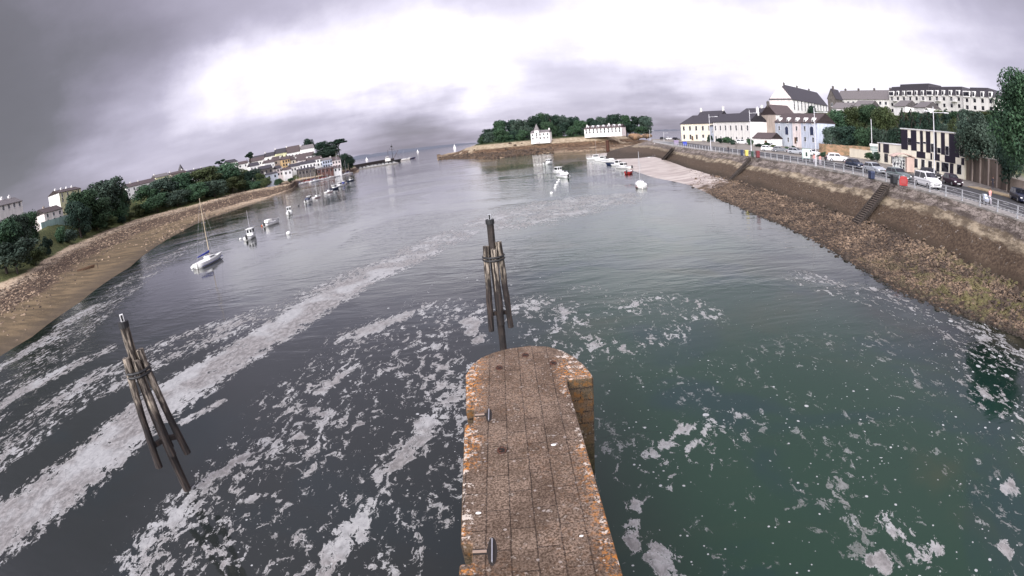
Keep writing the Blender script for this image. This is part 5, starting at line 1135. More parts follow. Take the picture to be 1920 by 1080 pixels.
# ------------------------------------------------------------------ vehicles
def car(label, px, py, dirn, colr, kind='hatch', name='parked_car', z=EZ + .01, group='cars parked along the quay', rough=.3):
    L, Wd, H = {'hatch': (4.1, 1.72, 1.48), 'suv': (4.4, 1.82, 1.66), 'van': (4.75, 1.85, 1.85), 'estate': (4.6, 1.78, 1.5)}[kind]
    P_ = {'hatch': dict(hood=.27, cowl=.34, wtop=.50, rtop=.88, rbot=.985, belt=.60),
          'suv': dict(hood=.25, cowl=.32, wtop=.45, rtop=.90, rbot=.985, belt=.60), 'van': dict(hood=.19, cowl=.25, wtop=.40, rtop=.955, rbot=.99, belt=.56), 'estate': dict(hood=.28, cowl=.34, wtop=.48, rtop=.90, rbot=.985, belt=.60)}[kind]
    x, y, _ = at(px, py, z); t = thing(name, label, 'van' if kind == 'van' else 'car', (x, y, z), dirn, group)
    m_ = mat('car_paint_%d_%d_%d' % tuple(int(v * 1000) for v in colr), colr, rough)
    # lofted body: stations along the length give a sill, a shoulder and the roof / bonnet height
    st = []
    def roofz(u):
        if u < .03: return .52 * H
        if u < P_['cowl']: return H * (.52 + (.66 - .52) * ((u - .03) / (P_['cowl'] - .03)) ** .6)
        if u < P_['wtop']: return H * (.66 + (.97 - .66) * ((u - P_['cowl']) / (P_['wtop'] - P_['cowl'])))
        if u < P_['rtop']: return H * (.97 + .03 * math.sin(math.pi * (u - P_['wtop']) / (P_['rtop'] - P_['wtop'])))
        return H * (.97 - (.97 - .55) * ((u - P_['rtop']) / (1 - P_['rtop'])) ** 1.3)
    us = [0, .015, .04, .12, P_['hood'], P_['cowl'], (P_['cowl'] + P_['wtop']) / 2, P_['wtop'], .6, .75, P_['rtop'], (P_['rtop'] + 1) / 2, .985, 1.0]
    vs = []; n = 0
    for u in us:
        xx = (u - .5) * L; e = min(1, .80 + .20 * min(u / .06, 1, (1 - u) / .04)); zr = roofz(u); belt = min(H * P_['belt'], zr - .02); top_w = .80 if zr > H * .75 else .93
        zb = .22 + (.12 if u < .02 or u > .98 else 0); hw = Wd / 2 * e
        ring = [(-hw * .92, zb), (-hw, zb + .18), (-hw, belt - .1), (-hw * .97, belt), (-hw * top_w, zr - .06), (-hw * top_w * .85, zr), (hw * top_w * .85, zr), (hw * top_w, zr - .06), (hw * .97, belt), (hw, belt - .1), (hw, zb + .18), (hw * .92, zb)]
        vs += [(xx, a, b) for a, b in ring]; n = len(ring)
    S = len(us); fs = [(i * n + k, i * n + (k + 1) % n, (i + 1) * n + (k + 1) % n, (i + 1) * n + k) for i in range(S - 1) for k in range(n)] + [tuple(range(n - 1, -1, -1)), tuple((S - 1) * n + k for k in range(n))]
    body = MB(); body.add(vs, fs); bo = body.build('body', m_, t, smooth=False)
    bv = bo.modifiers.new('s', 'BEVEL'); bv.width = .03; bv.segments = 2; bv.angle_limit = R(25)
    # glass
    def at_u(u, f, zf, off):                   # point on the cabin side
        return ((u - .5) * L, f, zf)
    zb_ = H * P_['belt'] + .03; zt_ = H * .92
    for sy in (-1, 1):
        yb, yt = sy * (Wd / 2 * .97 + .006), sy * (Wd / 2 * .825 + .006)
        a0 = P_['cowl'] + .03; a1 = P_['wtop'] + .01; b0 = P_['rbot'] - .05; b1 = P_['rtop'] - .02; mid = .64
        for (q0, q1, r0, r1) in ((a0, mid - .012, a1, mid - .012), (mid + .012, b0, mid + .012, b1)):
            MB().add([((q0 - .5) * L, yb, zb_), ((q1 - .5) * L, yb, zb_), ((r1 - .5) * L, yt, zt_), ((r0 - .5) * L, yt, zt_)], [(0, 1, 2, 3)]).build('side_window', M_glass, t)
    hw = Wd / 2 * .78; c0, c1 = P_['cowl'], P_['wtop']
    g_ = MB(); x0, x1 = (c0 + .01 - .5) * L - .012, (c1 - .008 - .5) * L - .012; g_.add([(x0, -hw * 1.08, H * .68 + .015), (x0, hw * 1.08, H * .68 + .015), (x1, hw * .95, H * .95 + .015), (x1, -hw * .95, H * .95 + .015)], [(0, 1, 2, 3)]); g_.build('windscreen', M_glass, t)
    g_ = MB(); r0 = P_['rtop']; x0, x1 = (r0 + .25 * (1 - r0) - .5) * L + .02, (r0 + .8 * (1 - r0) - .5) * L + .02
    g_.add([(x0, hw * .9, roofz(r0 + .25 * (1 - r0)) + .01), (x0, -hw * .9, roofz(r0 + .25 * (1 - r0)) + .01), (x1, -hw, roofz(r0 + .8 * (1 - r0)) + .01), (x1, hw, roofz(r0 + .8 * (1 - r0)) + .01)], [(0, 1, 2, 3)]); g_.build('rear_window', M_glass, t)
    for u in (.19, .80):
        for sy in (-1, 1):
            c = ((u - .5) * L, sy * (Wd / 2 - .10), .32); w_ = MB().tube([(c[0], c[1] - .12 * 1, c[2]), (c[0], c[1] + .12, c[2])], .32, 14).build('wheel', M_dark, t)
            MB().tube([(c[0], c[1] + sy * .115, c[2]), (c[0], c[1] + sy * .135, c[2])], .19, 10).build('rim', M_alu, w_)
    for sy in (-1, 1):
        MB().box(-L / 2 - .01, -L / 2 + .12, sy * Wd * .36 - .15, sy * Wd * .36 + .15, .58, .72).build('headlight', M_frame, t, bevel=.02)
        MB().box(L / 2 - .08, L / 2 + .012, sy * Wd * .39 - .09, sy * Wd * .39 + .09, .72, .95).build('tail_light', M_red, t)
        MB().box(-.26 * L + .28, -.26 * L + .42, sy * (Wd / 2 + .02), sy * (Wd / 2 + .18), H * .6, H * .6 + .12).build('wing_mirror', m_, t)
    MB().box(-L / 2 - .015, -L / 2 + .02, -.25, .25, .35, .46).build('number_plate', M_frame, t)
    MB().box(-L / 2 - .012, -L / 2 + .02, -.5, .5, .5, .62).build('grille', M_dark, t)
    if kind == 'van':
        for sy in (-1, 1): MB().beam((-.1 * L, sy * .6, H + .07), (.42 * L, sy * .6, H + .07), .05, .05).build('roof_rail', M_dark, t)
    return t
DN = R(78)                                       # nose points at the viewer: body axis -x is the front
white, silver, dk, navy = (.78, .78, .78), (.38, .4, .43), (.018, .018, .022), (.02, .03, .055)
car('white people carrier with black roof rails parked beside the red box on the railing', 1739, 351, R(72), white, 'van')
car('dark purple-black hatchback parked across the road, just right of the white people carrier', 1786, 347, R(66), (.03, .012, .022), 'hatch')
car('grey-green car parked just left of the white people carrier', 1684, 336, R(80), (.12, .15, .15), 'estate')
car('black car parked in front of the chequered building, behind the white people carrier', 1745, 334, R(75), dk, 'estate')
car('dark car on the far side of the road beside the bus shelter', 1694, 320, R(85), dk, 'hatch')
car('silver car with a pale bonnet, second group from the right along the railing', 1640, 324, R(80), silver, 'estate')
car('dark blue hatchback parked left of the silver car', 1603, 315, R(85), navy, 'hatch')
car('white sport utility car parked alone by the cream wall', 1570, 303, R(150), white, 'suv')
car('dark blue car driving at the right edge of the picture', 1912, 378, R(50), (.014, .018, .04), 'estate', name='moving_car', group=None)
car('white hatchback parked below the clipped hedge', 1441, 283, R(140), white, 'hatch')
car('grey car parked just right of the white hatchback', 1464, 285, R(140), (.16, .17, .19), 'hatch')
car('silver estate car near the glass notice board', 1494, 289, R(120), silver, 'estate')
car('white car parked right beside the tall lamp post and the walkers', 1524, 292, R(100), white, 'hatch')
car('white people carrier parked before the long white house', 1391, 270, R(160), white, 'van')
car('white car parked in front of the cream house', 1323, 264.5, R(150), white, 'hatch')
car('dark car parked left of the white car at the cream house', 1311, 264, R(150), dk, 'hatch')
car('dark car at the far end of the quay, left of the cream house', 1268, 262.5, R(120), dk, 'hatch')
car('white car among the farthest parked cars', 1254, 262, R(100), white, 'suv')
car('dark sport utility car, farthest of all the parked cars', 1243, 262, R(100), dk, 'suv')
car('silver car parked in front of the blue-grey house', 1462, 273, R(170), silver, 'hatch')
car('dark car parked before the narrow pinkish house', 1482, 274, R(170), dk, 'hatch')
car('blue-grey car parked before the pale blue house', 1506, 276, R(160), (.14, .18, .25), 'hatch')
car('white car half hidden behind shrubs, before the blue-grey house', 1447, 276, R(160), white, 'hatch')

# ------------------------------------------------------------------ lamp posts and other street furniture
def lamp(label, px, py, ptop, arms=(1,), rz=None, group='street lamps along the quay', z=EZ + .1):
    x, y, _ = at(px, py, z); d = math.hypot(x, y); H = atd(px, ptop, d)[2] - z; az_ = azd((x, y))[0]
    t = thing('street_lamp', label, 'street lamp', (x, y, z), R(-az_) if rz is None else rz, group)
    MB().tube([(0, 0, 0), (0, 0, 1.2), (0, 0, 1.21), (0, 0, H)], [.13, .12, .09, .06], 9).build('pole', M_lamp, t); MB().box(-.2, .2, -.2, .2, 0, .06).build('base_plate', M_steel, t)
    for s_ in arms:
        za = H - .75; L = 1.9 if abs(s_) >= 1 else 1.0; sg = 1 if s_ > 0 else -1
        MB().tube([(0, 0, za), (sg * L, 0, za + .12)], .045, 6).build('arm', M_lamp, t)
        h_ = MB().box(sg * L - .38, sg * L + .38, -.16, .16, za + .03, za + .17).build('lamp_head', M_lamp, t, bevel=.04)
        MB().box(sg * L - .28, sg * L + .28, -.1, .1, za + .01, za + .03).build('lens', M_frame, h_)
    return t
lamp('nearest street lamp with two arms, in front of the chequered building', 1751, 345, 200, (1, -.6))
lamp('tall street lamp before the pale blue house, beside the walkers', 1530, 311, 202)
lamp('street lamp in front of the bright white gable', 1409, 290, 206)
lamp('street lamp in front of the cream house', 1333, 282, 214)
lamp('small distant street lamp at the channel end of the quay', 1219, 264, 243)
lamp('distant street lamp right of the farthest one', 1245, 264, 247)
x, y, _ = at(1635, 291, EZ); H = atd(1635, 223, math.hypot(x, y))[2] - EZ
t = thing('steel_post', 'lone plain steel post rising before the hillside wood', 'post', (x, y, EZ)); MB().tube([(0, 0, 0), (0, 0, H)], [.14, .09], 8).build('pole', M_lamp, t); MB().box(-.3, .3, -.3, .3, 0, .1).build('base_plate', M_steel, t)
def bin_(name, label, cat, px, py, w_, h_, m, o=0, roof=True, grp=None, z=EZ + .12, round_=False):
    x, y, _ = at(px, py, z); t = thing(name, label, cat, (x, y, z), R(75), grp)
    w_ *= .72; h_ *= .72; MB().box(-w_ / 2, w_ / 2, -w_ * .35, w_ * .35, .08, h_).build('body', m, t, bevel=.05)
    if roof: MB().prof([(-w_ / 2 - .05, h_), (w_ / 2 + .05, h_), (w_ / 2 - .1, h_ + .18), (-w_ / 2 + .1, h_ + .18)], -w_ * .38, w_ * .38).build('lid', m, t)
    for sx in (-1, 1): MB().tube([(sx * w_ * .38, -w_ * .3, .09), (sx * w_ * .38, w_ * .3, .09)], .09, 8).build('wheel' if not round_ else 'foot', M_dark, t)
    return t
x, y, _ = at(1694, 350, EZ + .12); t = thing('lifebuoy_box', 'rounded red lifebuoy box fixed to the railing right of the wide steps', 'lifebuoy box', (x, y, EZ + .12), R(-47))
MB().prof([(-.5, .1), (.5, .1), (.55, .75), (.38, 1.15), (-.38, 1.15), (-.55, .75)], -.2, .2).build('shell', M_red, t, bevel=.05); MB().box(-.3, .3, -.22, -.2, .35, .85).build('front_panel', mat('faded_red', (.33, .05, .05), .6), t)
for sx in (-1, 1): MB().box(sx * .35 - .04, sx * .35 + .04, -.04, .04, 0, .2).build('leg', M_steel, t)
gb = 'wheeled bins on the quay'
bin_('wheeled_bin', 'dark blue bin behind the railing, left of the wide steps', 'bin', 1634, 336, 1.2, 1.15, M_navy, grp=gb); bin_('wheeled_bin', 'dark bin between the grey-green car and the railing', 'bin', 1676, 345, 1.3, 1.2, mat('black_plastic', (.02, .022, .025), .5), grp=gb)
bin_('wheeled_bin', 'dark red bin just right of the middle steps', 'bin', 1421, 296, 1.3, 1.7, mat('dark_red_plastic', (.14, .02, .025), .5), grp=gb); bin_('wheeled_bin', 'blue-black bin left of the yellow one by the middle steps', 'bin', 1391, 292, .9, 1.5, M_navy, grp=gb)
bin_('wheeled_bin', 'yellow bin by the lamp post at the middle steps', 'bin', 1400, 293, 1.2, 1.5, mat('yellow_plastic', (.6, .5, .12), .5), grp=gb); bin_('wheeled_bin', 'dark green bin between the yellow and the red one', 'bin', 1411, 294, .9, 1.3, M_dgreen, grp=gb)
bin_('storage_crate', 'bright blue crate on the quay below the cream house', 'crate', 1284, 273, 2.6, 1.8, mat('bright_blue', (.02, .05, .4), .5), roof=False)
bin_('storage_crate', 'mauve covered stack beside the bright blue crate', 'crate', 1268, 271.5, 3.2, 2.0, mat('mauve_tarpaulin', (.25, .2, .3), .7), roof=True)
# notice board
x, y, _ = at(1512, 303, EZ + .12); t = thing('notice_board', 'pale green notice board standing on the quay left of the tall lamp', 'notice board', (x, y, EZ + .12), R(-36)); MB().box(-.75, .75, -.06, .06, .55, 2.3).build('frame', mat('pale_green_paint', (.4, .55, .5), .5), t)
MB().box(-.6, .6, -.075, -.06, .75, 2.1).build('sheet', M_white, t); MB().box(-.15, .25, -.08, -.075, .9, 1.7).build('printed_panel', M_dgreen, t)
for sx in (-1, 1): MB().box(sx * .68 - .05, sx * .68 + .05, -.05, .05, 0, .6).build('leg', M_steel, t)
# bus shelter
A = Vector(at(1674, 321, EZ)); B = Vector(at(1711, 324, EZ)); u = B - A; W = math.hypot(u.x, u.y); t = thing('bus_shelter', 'pale pink bus shelter with patterned glass and curved roof before the low wing', 'bus shelter', (A.x, A.y, EZ + .1), math.atan2(u.y, u.x))
M_pk = paint('pink_plaster', (.6, .45, .38)); MB().box(W * .62, W, -.8, 1.2, 0, 2.4).build('end_wall', M_pk, t); m = MB()
for k in range(5): m.box(W * .62 * k / 4 - .04, W * .62 * k / 4 + .04, -.05, .05, 0, 2.4)
m.build('frame', M_frame, t); MB().box(.05, W * .62 - .05, -.02, .02, .3, 2.3).build('glass_panel', mat('patterned_glass', (.4, .42, .42), .2, speck((.5, .52, .5), (.03, .03, .04), 2.2, world=False, lo=.48, hi=.52)), t)
MB().prof([(-.3 + (W + .6) * k / 10, 2.4 + .55 * math.sin(math.pi * k / 10)) for k in range(11)] + [(W + .3 - (W + .6) * k / 10, 2.28 + .55 * math.sin(math.pi * (10 - k) / 10) * .95) for k in range(11)], -1, 1.4).build('curved_roof', M_pk, t)
# electricity cabinet
x, y, _ = at(1640, 296, EZ); t = thing('utility_kiosk', 'grey-green utility kiosk with a white cap, left of the low wing', 'utility kiosk', (x, y, EZ), R(-42)); MB().box(-1.2, 1.2, -1, 1, 0, 2.9).build('cabinet', paint('grey_green', (.28, .34, .32)), t); MB().box(-1.3, 1.3, -1.1, 1.1, 2.9, 3.4).build('cap', M_white, t)
for k in range(4): MB().box(-1, 1, -1.03, -1, .6 + k * .5, .68 + k * .5).build('louvre', M_frame, t)

# ------------------------------------------------------------------ people
def person(label, px, py, z, H, top, legs, hair, pose, rz, extra=None):
    x, y, _ = at(px, py, z); s = H / 1.75
    sp = pose.get('stride', .12); lean = pose.get('lean', 0); arm = pose.get('arm', .08)
    J = {'pel': (0, 0, .95), 'bel': (lean * .3, 0, 1.12), 'che': (lean * .7, 0, 1.33), 'nk': (lean, 0, 1.50), 'hd': (lean * 1.2, 0, 1.62), 'tp': (lean * 1.25, 0, 1.72)}
    E_ = [('pel', 'bel'), ('bel', 'che'), ('che', 'nk'), ('nk', 'hd'), ('hd', 'tp')]; rad = {'pel': .13, 'bel': .12, 'che': .14, 'nk': .055, 'hd': .098, 'tp': .07}
    for sd_, q in ((1, 'l'), (-1, 'r')):
        f = sp * sd_
        J.update({'hip' + q: (0, .09 * sd_, .88), 'kn' + q: (f * .6 + .02, .10 * sd_, .48), 'an' + q: (f - .03 if f > 0 else f - .06, .10 * sd_, .09), 'to' + q: (f + .14, .11 * sd_, .03),
                  'sh' + q: (lean * .9, .18 * sd_, 1.42), 'el' + q: (lean * .7 - f * .6 + arm * .3, .23 * sd_, 1.15), 'wr' + q: (lean * .7 - f + arm * 2.2, .22 * sd_, .95 + arm), 'ha' + q: (lean * .7 - f + arm * 2.6, .21 * sd_, .87 + arm)})
        E_ += [('pel', 'hip' + q), ('hip' + q, 'kn' + q), ('kn' + q, 'an' + q), ('an' + q, 'to' + q), ('che', 'sh' + q), ('sh' + q, 'el' + q), ('el' + q, 'wr' + q), ('wr' + q, 'ha' + q)]
        rad.update({'hip' + q: .092, 'kn' + q: .06, 'an' + q: .042, 'to' + q: .035, 'sh' + q: .062, 'el' + q: .042, 'wr' + q: .028, 'ha' + q: .034})
    names = list(J); me = bpy.data.meshes.new('body'); me.from_pydata([tuple(c * s for c in J[k]) for k in names], [(names.index(a), names.index(b)) for a, b in E_], [])
    o = bpy.data.objects.new('body', me); col.objects.link(o); sk = o.modifiers.new('skin', 'SKIN'); sv = me.skin_vertices[0].data
    for i, k in enumerate(names): sv[i].radius = (rad[k] * s, rad[k] * s * (1 if k != 'che' else 1.2)); sv[i].use_root = (k == 'pel')
    sb = o.modifiers.new('sub', 'SUBSURF'); sb.levels = 1; sb.render_levels = 1
    dg = bpy.context.evaluated_depsgraph_get(); me2 = bpy.data.meshes.new_from_object(o.evaluated_get(dg)); o.modifiers.clear(); o.data = me2
    mats_ = [mat('skin', (.5, .3, .22), .6), mat('cloth_%d' % hash(label + 't') if 0 else 'top_' + label[:12], top, .9), mat('legs_' + label[:12], legs, .9), mat('shoe', (.05, .05, .05), .7)]
    me2.materials.clear()
    for mm in mats_: me2.materials.append(mm)
    for p in me2.polygons:
        c = p.center / s; hand = c.z < 1.0 + arm and abs(c.y) > .165 and c.z > .78
        p.material_index = 0 if (c.z > 1.5 or hand) else 1 if c.z > .97 else 3 if c.z < .1 else 2
        p.use_smooth = True
    t = thing('person', label, 'person', (x, y, z), rz); o.parent = t
    hx = J['hd'][0]; MB().ball(((hx - .02) * s, 0, 1.665 * s), .105 * s, 10, 6, (1.05, 1, .85)).build('hair', mat('hair_' + label[:10], hair, .9), t, smooth=True)
    MB().ball(((hx + .105) * s, 0, 1.60 * s), .018 * s, 6, 4, (1.2, .8, 1.3)).build('nose', mats_[0], t)
    for sy in (-1, 1): MB().ball(((hx + .092) * s, sy * .035 * s, 1.63 * s), .012 * s, 6, 4).build('eye', M_dark, t)
    if extra: extra(t, s)
    return t
def pushchair(t, s):
    pass
person('person in a pink top and pale shorts walking along the pavement near the right edge', 1855, 384, EZ + .1, 1.6, (.7, .3, .28), (.6, .55, .6), (.1, .05, .03), dict(stride=.22, lean=.05), R(250))
x, y, _ = at(1848, 384, EZ + .1); t = thing('pushchair', 'pale pushchair in front of the person in the pink top', 'pushchair', (x, y, EZ + .1), R(250))
MB().prof([(-.25, .45), (.25, .35), (.4, .6), (.1, .62), (-.1, .95), (-.28, 1.0)], -.22, .22).build('seat', mat('pale_blue_cloth', (.5, .55, .65), .8), t)
for sx in (-.35, .35):
    for sy in (-.24, .24): MB().tube([(sx, sy - .02, .13), (sx, sy + .02, .13)], .13, 10).build('wheel', M_dark, t)
m = MB()
for sy in (-.23, .23): m.tube([(.35, sy, .13), (-.2, sy, .6), (-.5, sy, 1.02)], .015, 5).tube([(-.35, sy, .13), (.1, sy, .5)], .015, 5)
m.build('frame', M_steel, t)
person('person in dark clothes standing at the foot of the brown wall', 1861, 355, EZ + .12, 1.72, (.04, .04, .05), (.05, .05, .07), (.04, .03, .02), dict(stride=.05), R(200))
person('person in a red top standing left of the tall lamp post before the blue house', 1527, 308, EZ + .1, 1.7, (.4, .05, .04), (.05, .05, .08), (.08, .05, .03), dict(stride=.1), R(230))
person('person in a pink jacket walking right of the tall lamp post', 1538, 310, EZ + .1, 1.68, (.55, .3, .38), (.08, .08, .12), (.1, .06, .04), dict(stride=.2), R(60))
person('person in black walking just right of the pink jacket by the lamp post', 1548, 311, EZ + .1, 1.75, (.015, .015, .018), (.02, .02, .025), (.02, .015, .01), dict(stride=.2), R(60))
person('person in dark clothes leaning forward over the railing, right of the fourth lamp', 1366, 288.5, EZ + .1, 1.75, (.03, .025, .03), (.04, .035, .05), (.03, .02, .02), dict(stride=.15, lean=.25, arm=.15), R(240))

# ------------------------------------------------------------------ boats
def hull_mesh(m, L, Bm, H, bow=.22, sheer=.18, mi=0):
    st = 11; vs = []; n = 7
    for i in range(st):
        u = i / (st - 1); x = (u - .5) * L; w_ = Bm / 2 * (math.sin(math.pi * min(1, (u * .62 + .30))) ** .75 if u < 1 else 0) * (1 if u < .6 else (1 - ((u - .6) / .4) ** 2.2)); w_ = max(w_, .015)
        zt = H * (1 + sheer * (u ** 2)); zk = -.28 * H * (1 if u < .75 else 1 - (u - .75) * 3); xo = bow * max(0, (u - .7)) * 0
        for (fy, fz) in ((1, 1), (.97, .45), (.72, .0), (0, -1), (-.72, .0), (-.97, .45), (-1, 1)):
            z = zt * fz if fz > 0 else (zk if fz < 0 else zk * .35); xx = x + (bow * L * .35 * max(0, u - .7) / .3 * (fz if fz > 0 else -.2))
            vs.append((xx, w_ * fy, z))
    fs = [(i * n + k, (i + 1) * n + k, (i + 1) * n + k + 1, i * n + k + 1) for i in range(st - 1) for k in range(n - 1)]
    fs.append(tuple(range(n)))
    m.add(vs, fs, mi); return vs, st, n
def deck(m, vs, st, n, dz=-.06, i0=0, i1=None):
    i1 = i1 or st - 1; o = [(vs[i * n][0], vs[i * n][1] * .96, vs[i * n][2] + dz) for i in range(i0, i1 + 1)] + [(vs[i * n + n - 1][0], vs[i * n + n - 1][1] * .96, vs[i * n + n - 1][2] + dz) for i in range(i0, i1 + 1)]
    k = i1 - i0 + 1; m.add(o, [(j, k + j, k + j + 1, j + 1) for j in range(k - 1)])
def motorboat(label, px, py, L, rz, hullm=None, z=0, cabin=1, engine=True, mast_=0, group='small motor boats at moorings', name='motor_boat', canopy=None):
    hullm = hullm or M_gel; x, y, _ = at(px, py, z); t = thing(name, label, 'boat', (x, y, z), rz, group); Bm = L * .38; H = .62 if L < 6 else .8
    m = MB(); vs, st, n = hull_mesh(m, L, Bm, H); m.build('hull', hullm, t, smooth=True)
    m = MB(); deck(m, vs, st, n, -.08, 4); m.build('deck', M_gel, t); m = MB(); deck(m, vs, st, n, -.32, 0, 5); m.build('cockpit_floor', M_conc if 0 else mat('grey_deck', (.35, .36, .38), .7), t)
    m = MB()
    for sgn in (0, n - 1): m.tube([(vs[i * n + sgn][0], vs[i * n + sgn][1], vs[i * n + sgn][2]) for i in range(st)], .035, 5)
    m.build('rubbing_strake', M_navy, t)
    if cabin:
        w_ = Bm * .32; x0, x1 = -.10 * L, .22 * L; hc = H + 1.15; m = MB()
        m.prof([(x0, H - .15), (x1 + .25, H - .1), (x1 + .05, H + .45), (x1 - .2, hc), (x0, hc)], -w_, w_); m.build('cabin', M_gel, t, bevel=.05)
        MB().box(x0 - .3, x1 - .12, -w_ - .06, w_ + .06, hc, hc + .06).build('cabin_roof', M_gel, t)
        for sy in (-1, 1): MB().box(x0 + .15, x1 - .25, sy * w_ - .012, sy * w_ + .012, H + .42, hc - .12).build('cabin_window', M_glass, t)
        m = MB(); m.add([(x1 + .045, -w_ * .85, H + .5), (x1 + .045, w_ * .85, H + .5), (x1 - .165, w_ * .8, hc - .1), (x1 - .165, -w_ * .8, hc - .1)], [(0, 1, 2, 3)]); m.build('windscreen', M_glass, t)
        for sy in (-1, 1): MB().box(x0 - .012, x0 + .01, sy * w_ * .5 - w_ * .36, sy * w_ * .5 + w_ * .36, H + .42, hc - .14).build('rear_window', M_glass, t)
    if canopy: MB().prof([(-.42 * L, H + .1), (-.05 * L, H + .1), (-.1 * L, H + .75), (-.35 * L, H + .7)], -Bm * .36, Bm * .36).build('canopy', canopy, t, bevel=.05)
    if engine:
        e = MB(); e.prof([(-.5 * L - .38, .15), (-.5 * L - .06, .15), (-.5 * L - .04, H + .35), (-.5 * L - .32, H + .42), (-.5 * L - .42, H + .1)], -.14, .14); e.build('outboard_motor', M_dark, t, bevel=.04)
    m = MB(); m.tube([(vs[i * n][0] - .05, vs[i * n][1] * .9, vs[i * n][2] + (.4 if i % 2 else .38)) for i in range(6, st)] + [(vs[i * n + n - 1][0] - .05, vs[i * n + n - 1][1] * .9, vs[i * n + n - 1][2] + .38) for i in range(st - 1, 5, -1)], .018, 5)
    for i in (6, 8, st - 1): m.tube([(vs[i * n][0] - .05, vs[i * n][1] * .9, vs[i * n][2]), (vs[i * n][0] - .05, vs[i * n][1] * .9, vs[i * n][2] + .4)], .015, 5)
    m.build('bow_rail', M_alu, t)
    if mast_: MB().tube([(0, 0, H + 1), (0, 0, mast_)], [.035, .02], 6).build('mast', M_alu, t)
    return t
def sailboat(label, px, py, L, rz, mh, z=0, cover=M_blue, hullm=None, group='yachts moored by the village', name='sailing_boat', heel=0, sail=None, d=None):
    hullm = hullm or M_gel
    if d: x, y, _ = atd(px, py, d); 
    else: x, y, _ = at(px, py, z)
    t = thing(name, label, 'sailing boat', (x, y, z), rz, group); Bm = L * .34; H = .11 * L; t.rotation_euler = (heel, 0, rz)
    m = MB(); vs, st, n = hull_mesh(m, L, Bm, H, .3, .22); m.build('hull', hullm, t, smooth=True); m = MB(); deck(m, vs, st, n, -.03); m.build('deck', M_gel, t)
    m = MB()
    for sgn in (0, n - 1): m.tube([(vs[i * n + sgn][0], vs[i * n + sgn][1] * 1.005, vs[i * n + sgn][2] * .28) for i in range(st)], .03, 5)
    m.build('waterline_stripe', M_blue if cover is M_blue else M_red, t)
    m = MB(); w_ = Bm * .27; m.prof([(-.08 * L, H), (.24 * L, H + .05), (.17 * L, H + .36), (-.08 * L, H + .45)], -w_, w_); cb = m.build('coachroof', M_gel, t, bevel=.04)
    for sy in (-1, 1): MB().box(-.04 * L, .14 * L, sy * w_ - .01, sy * w_ + .01, H + .15, H + .3).build('cabin_window', M_glass, cb)
    MB().tube([(.07 * L, 0, H), (.07 * L, 0, mh)], [.06, .035], 7).build('mast', mat('yellow_varnish_mast', (.55, .45, .3), .5) if cover is M_blue and L > 5.9 else M_alu, t)
    MB().tube([(.06 * L, 0, H + .75), (-.42 * L, 0, H + .7)], .04, 6).build('boom', M_alu, t)
    if cover: MB().tube([(.08 * L, 0, H + 1.35), (.05 * L, 0, H + .95), (-.15 * L, 0, H + .88), (-.42 * L, 0, H + .8)], [.06, .17, .15, .08], 8).build('sail_cover', cover, t, smooth=True)
    if sail: MB().add([(.05 * L, .02, H + .8), (-.42 * L, .25, H + .8), (.06 * L, 0, mh - .1)], [(0, 1, 2)]).add([(.5 * L, 0, H + .3), (.1 * L, .2, H + .5), (.08 * L, 0, mh * .85)], [(0, 1, 2)]).build('sail', M_white, t)
    m = MB(); m.tube([(.07 * L, 0, mh * .97), (.53 * L, 0, H * 1.2)], .012, 4).tube([(.07 * L, 0, mh * .97), (-.48 * L, 0, H)], .012, 4)
    for sy in (-1, 1): m.tube([(.07 * L, 0, mh * .8), (.03 * L, sy * Bm * .46, H)], .012, 4)
    m.tube([(.07 * L, -.45, mh * .62), (.07 * L, .45, mh * .62)], .02, 4); m.build('rigging', M_steel, t)
    m = MB(); m.prof([(-.5 * L - .22, -.2), (-.5 * L - .02, -.2), (-.5 * L - .02, H + .1), (-.5 * L - .2, H + .1)], -.1, .1); m.build('rudder', M_white2, t)
    return t
def buoy(label, px, py, r, m=None, z=0):
    x, y, _ = at(px, py, z); t = thing('mooring_buoy', label, 'buoy', (x, y, z), 0, 'mooring buoys'); MB().ball((0, 0, r * .35), r, 12, 8, (1, 1, .9)).build('float', m or M_gel, t, smooth=True)
    MB().tube([(0, 0, r * 1.2), (0, 0, r * 1.5)], r * .1, 6).build('top_eye', M_dark, t); return t
sailboat('white sailing boat with a blue sail cover moored off the near left beach', 393, 493, 6.3, R(86), 9.7, group=None)
motorboat('white fishing boat with a square cabin and thin mast, nearest motor boat on the left', 471, 446, 5.0, R(100), mast_=5.2)
motorboat('open white motor boat with a dark outboard, second from the near end of the moorings', 510, 421, 4.6, R(72), cabin=0, canopy=M_white2)
motorboat('white cabin boat seen from astern, third from the near end of the left moorings', 543, 401, 4.8, R(112))
motorboat('white boat with a dark hull line, in the middle of the left mooring line', 580, 378, 4.6, R(85), hullm=M_gel, canopy=M_navy)
sailboat('small sailing boat just beyond the middle of the left mooring line', 594, 371, 4.6, R(80), 6.6, cover=None, group=None)
sailboat('small sailing boat with bare mast, off the village spit', 617, 361, 4.8, R(75), 7.2, cover=None, group=None)
motorboat('dark-hulled motor boat off the village spit', 627, 355, 4.6, R(60), hullm=M_navy)
motorboat('white motor boat close right of the dark-hulled one', 637, 350, 5.2, R(70))
motorboat('white motor boat with a blue canopy near the far end of the left moorings', 645, 347, 4.8, R(85), canopy=M_blue)
motorboat('farthest boat of the left mooring line, with a dark blue hull', 657, 340, 4.8, R(60), hullm=M_navy)
sailboat('moored yacht with a tall mast in front of the headland', 636, 348, 7.0, R(45), 15, cover=None, group=None)
buoy('large white mooring buoy below the moored cabin boats', 541, 439, .42); buoy('white mooring buoy just left of the sailing boat with the blue cover', 362, 503, .36)
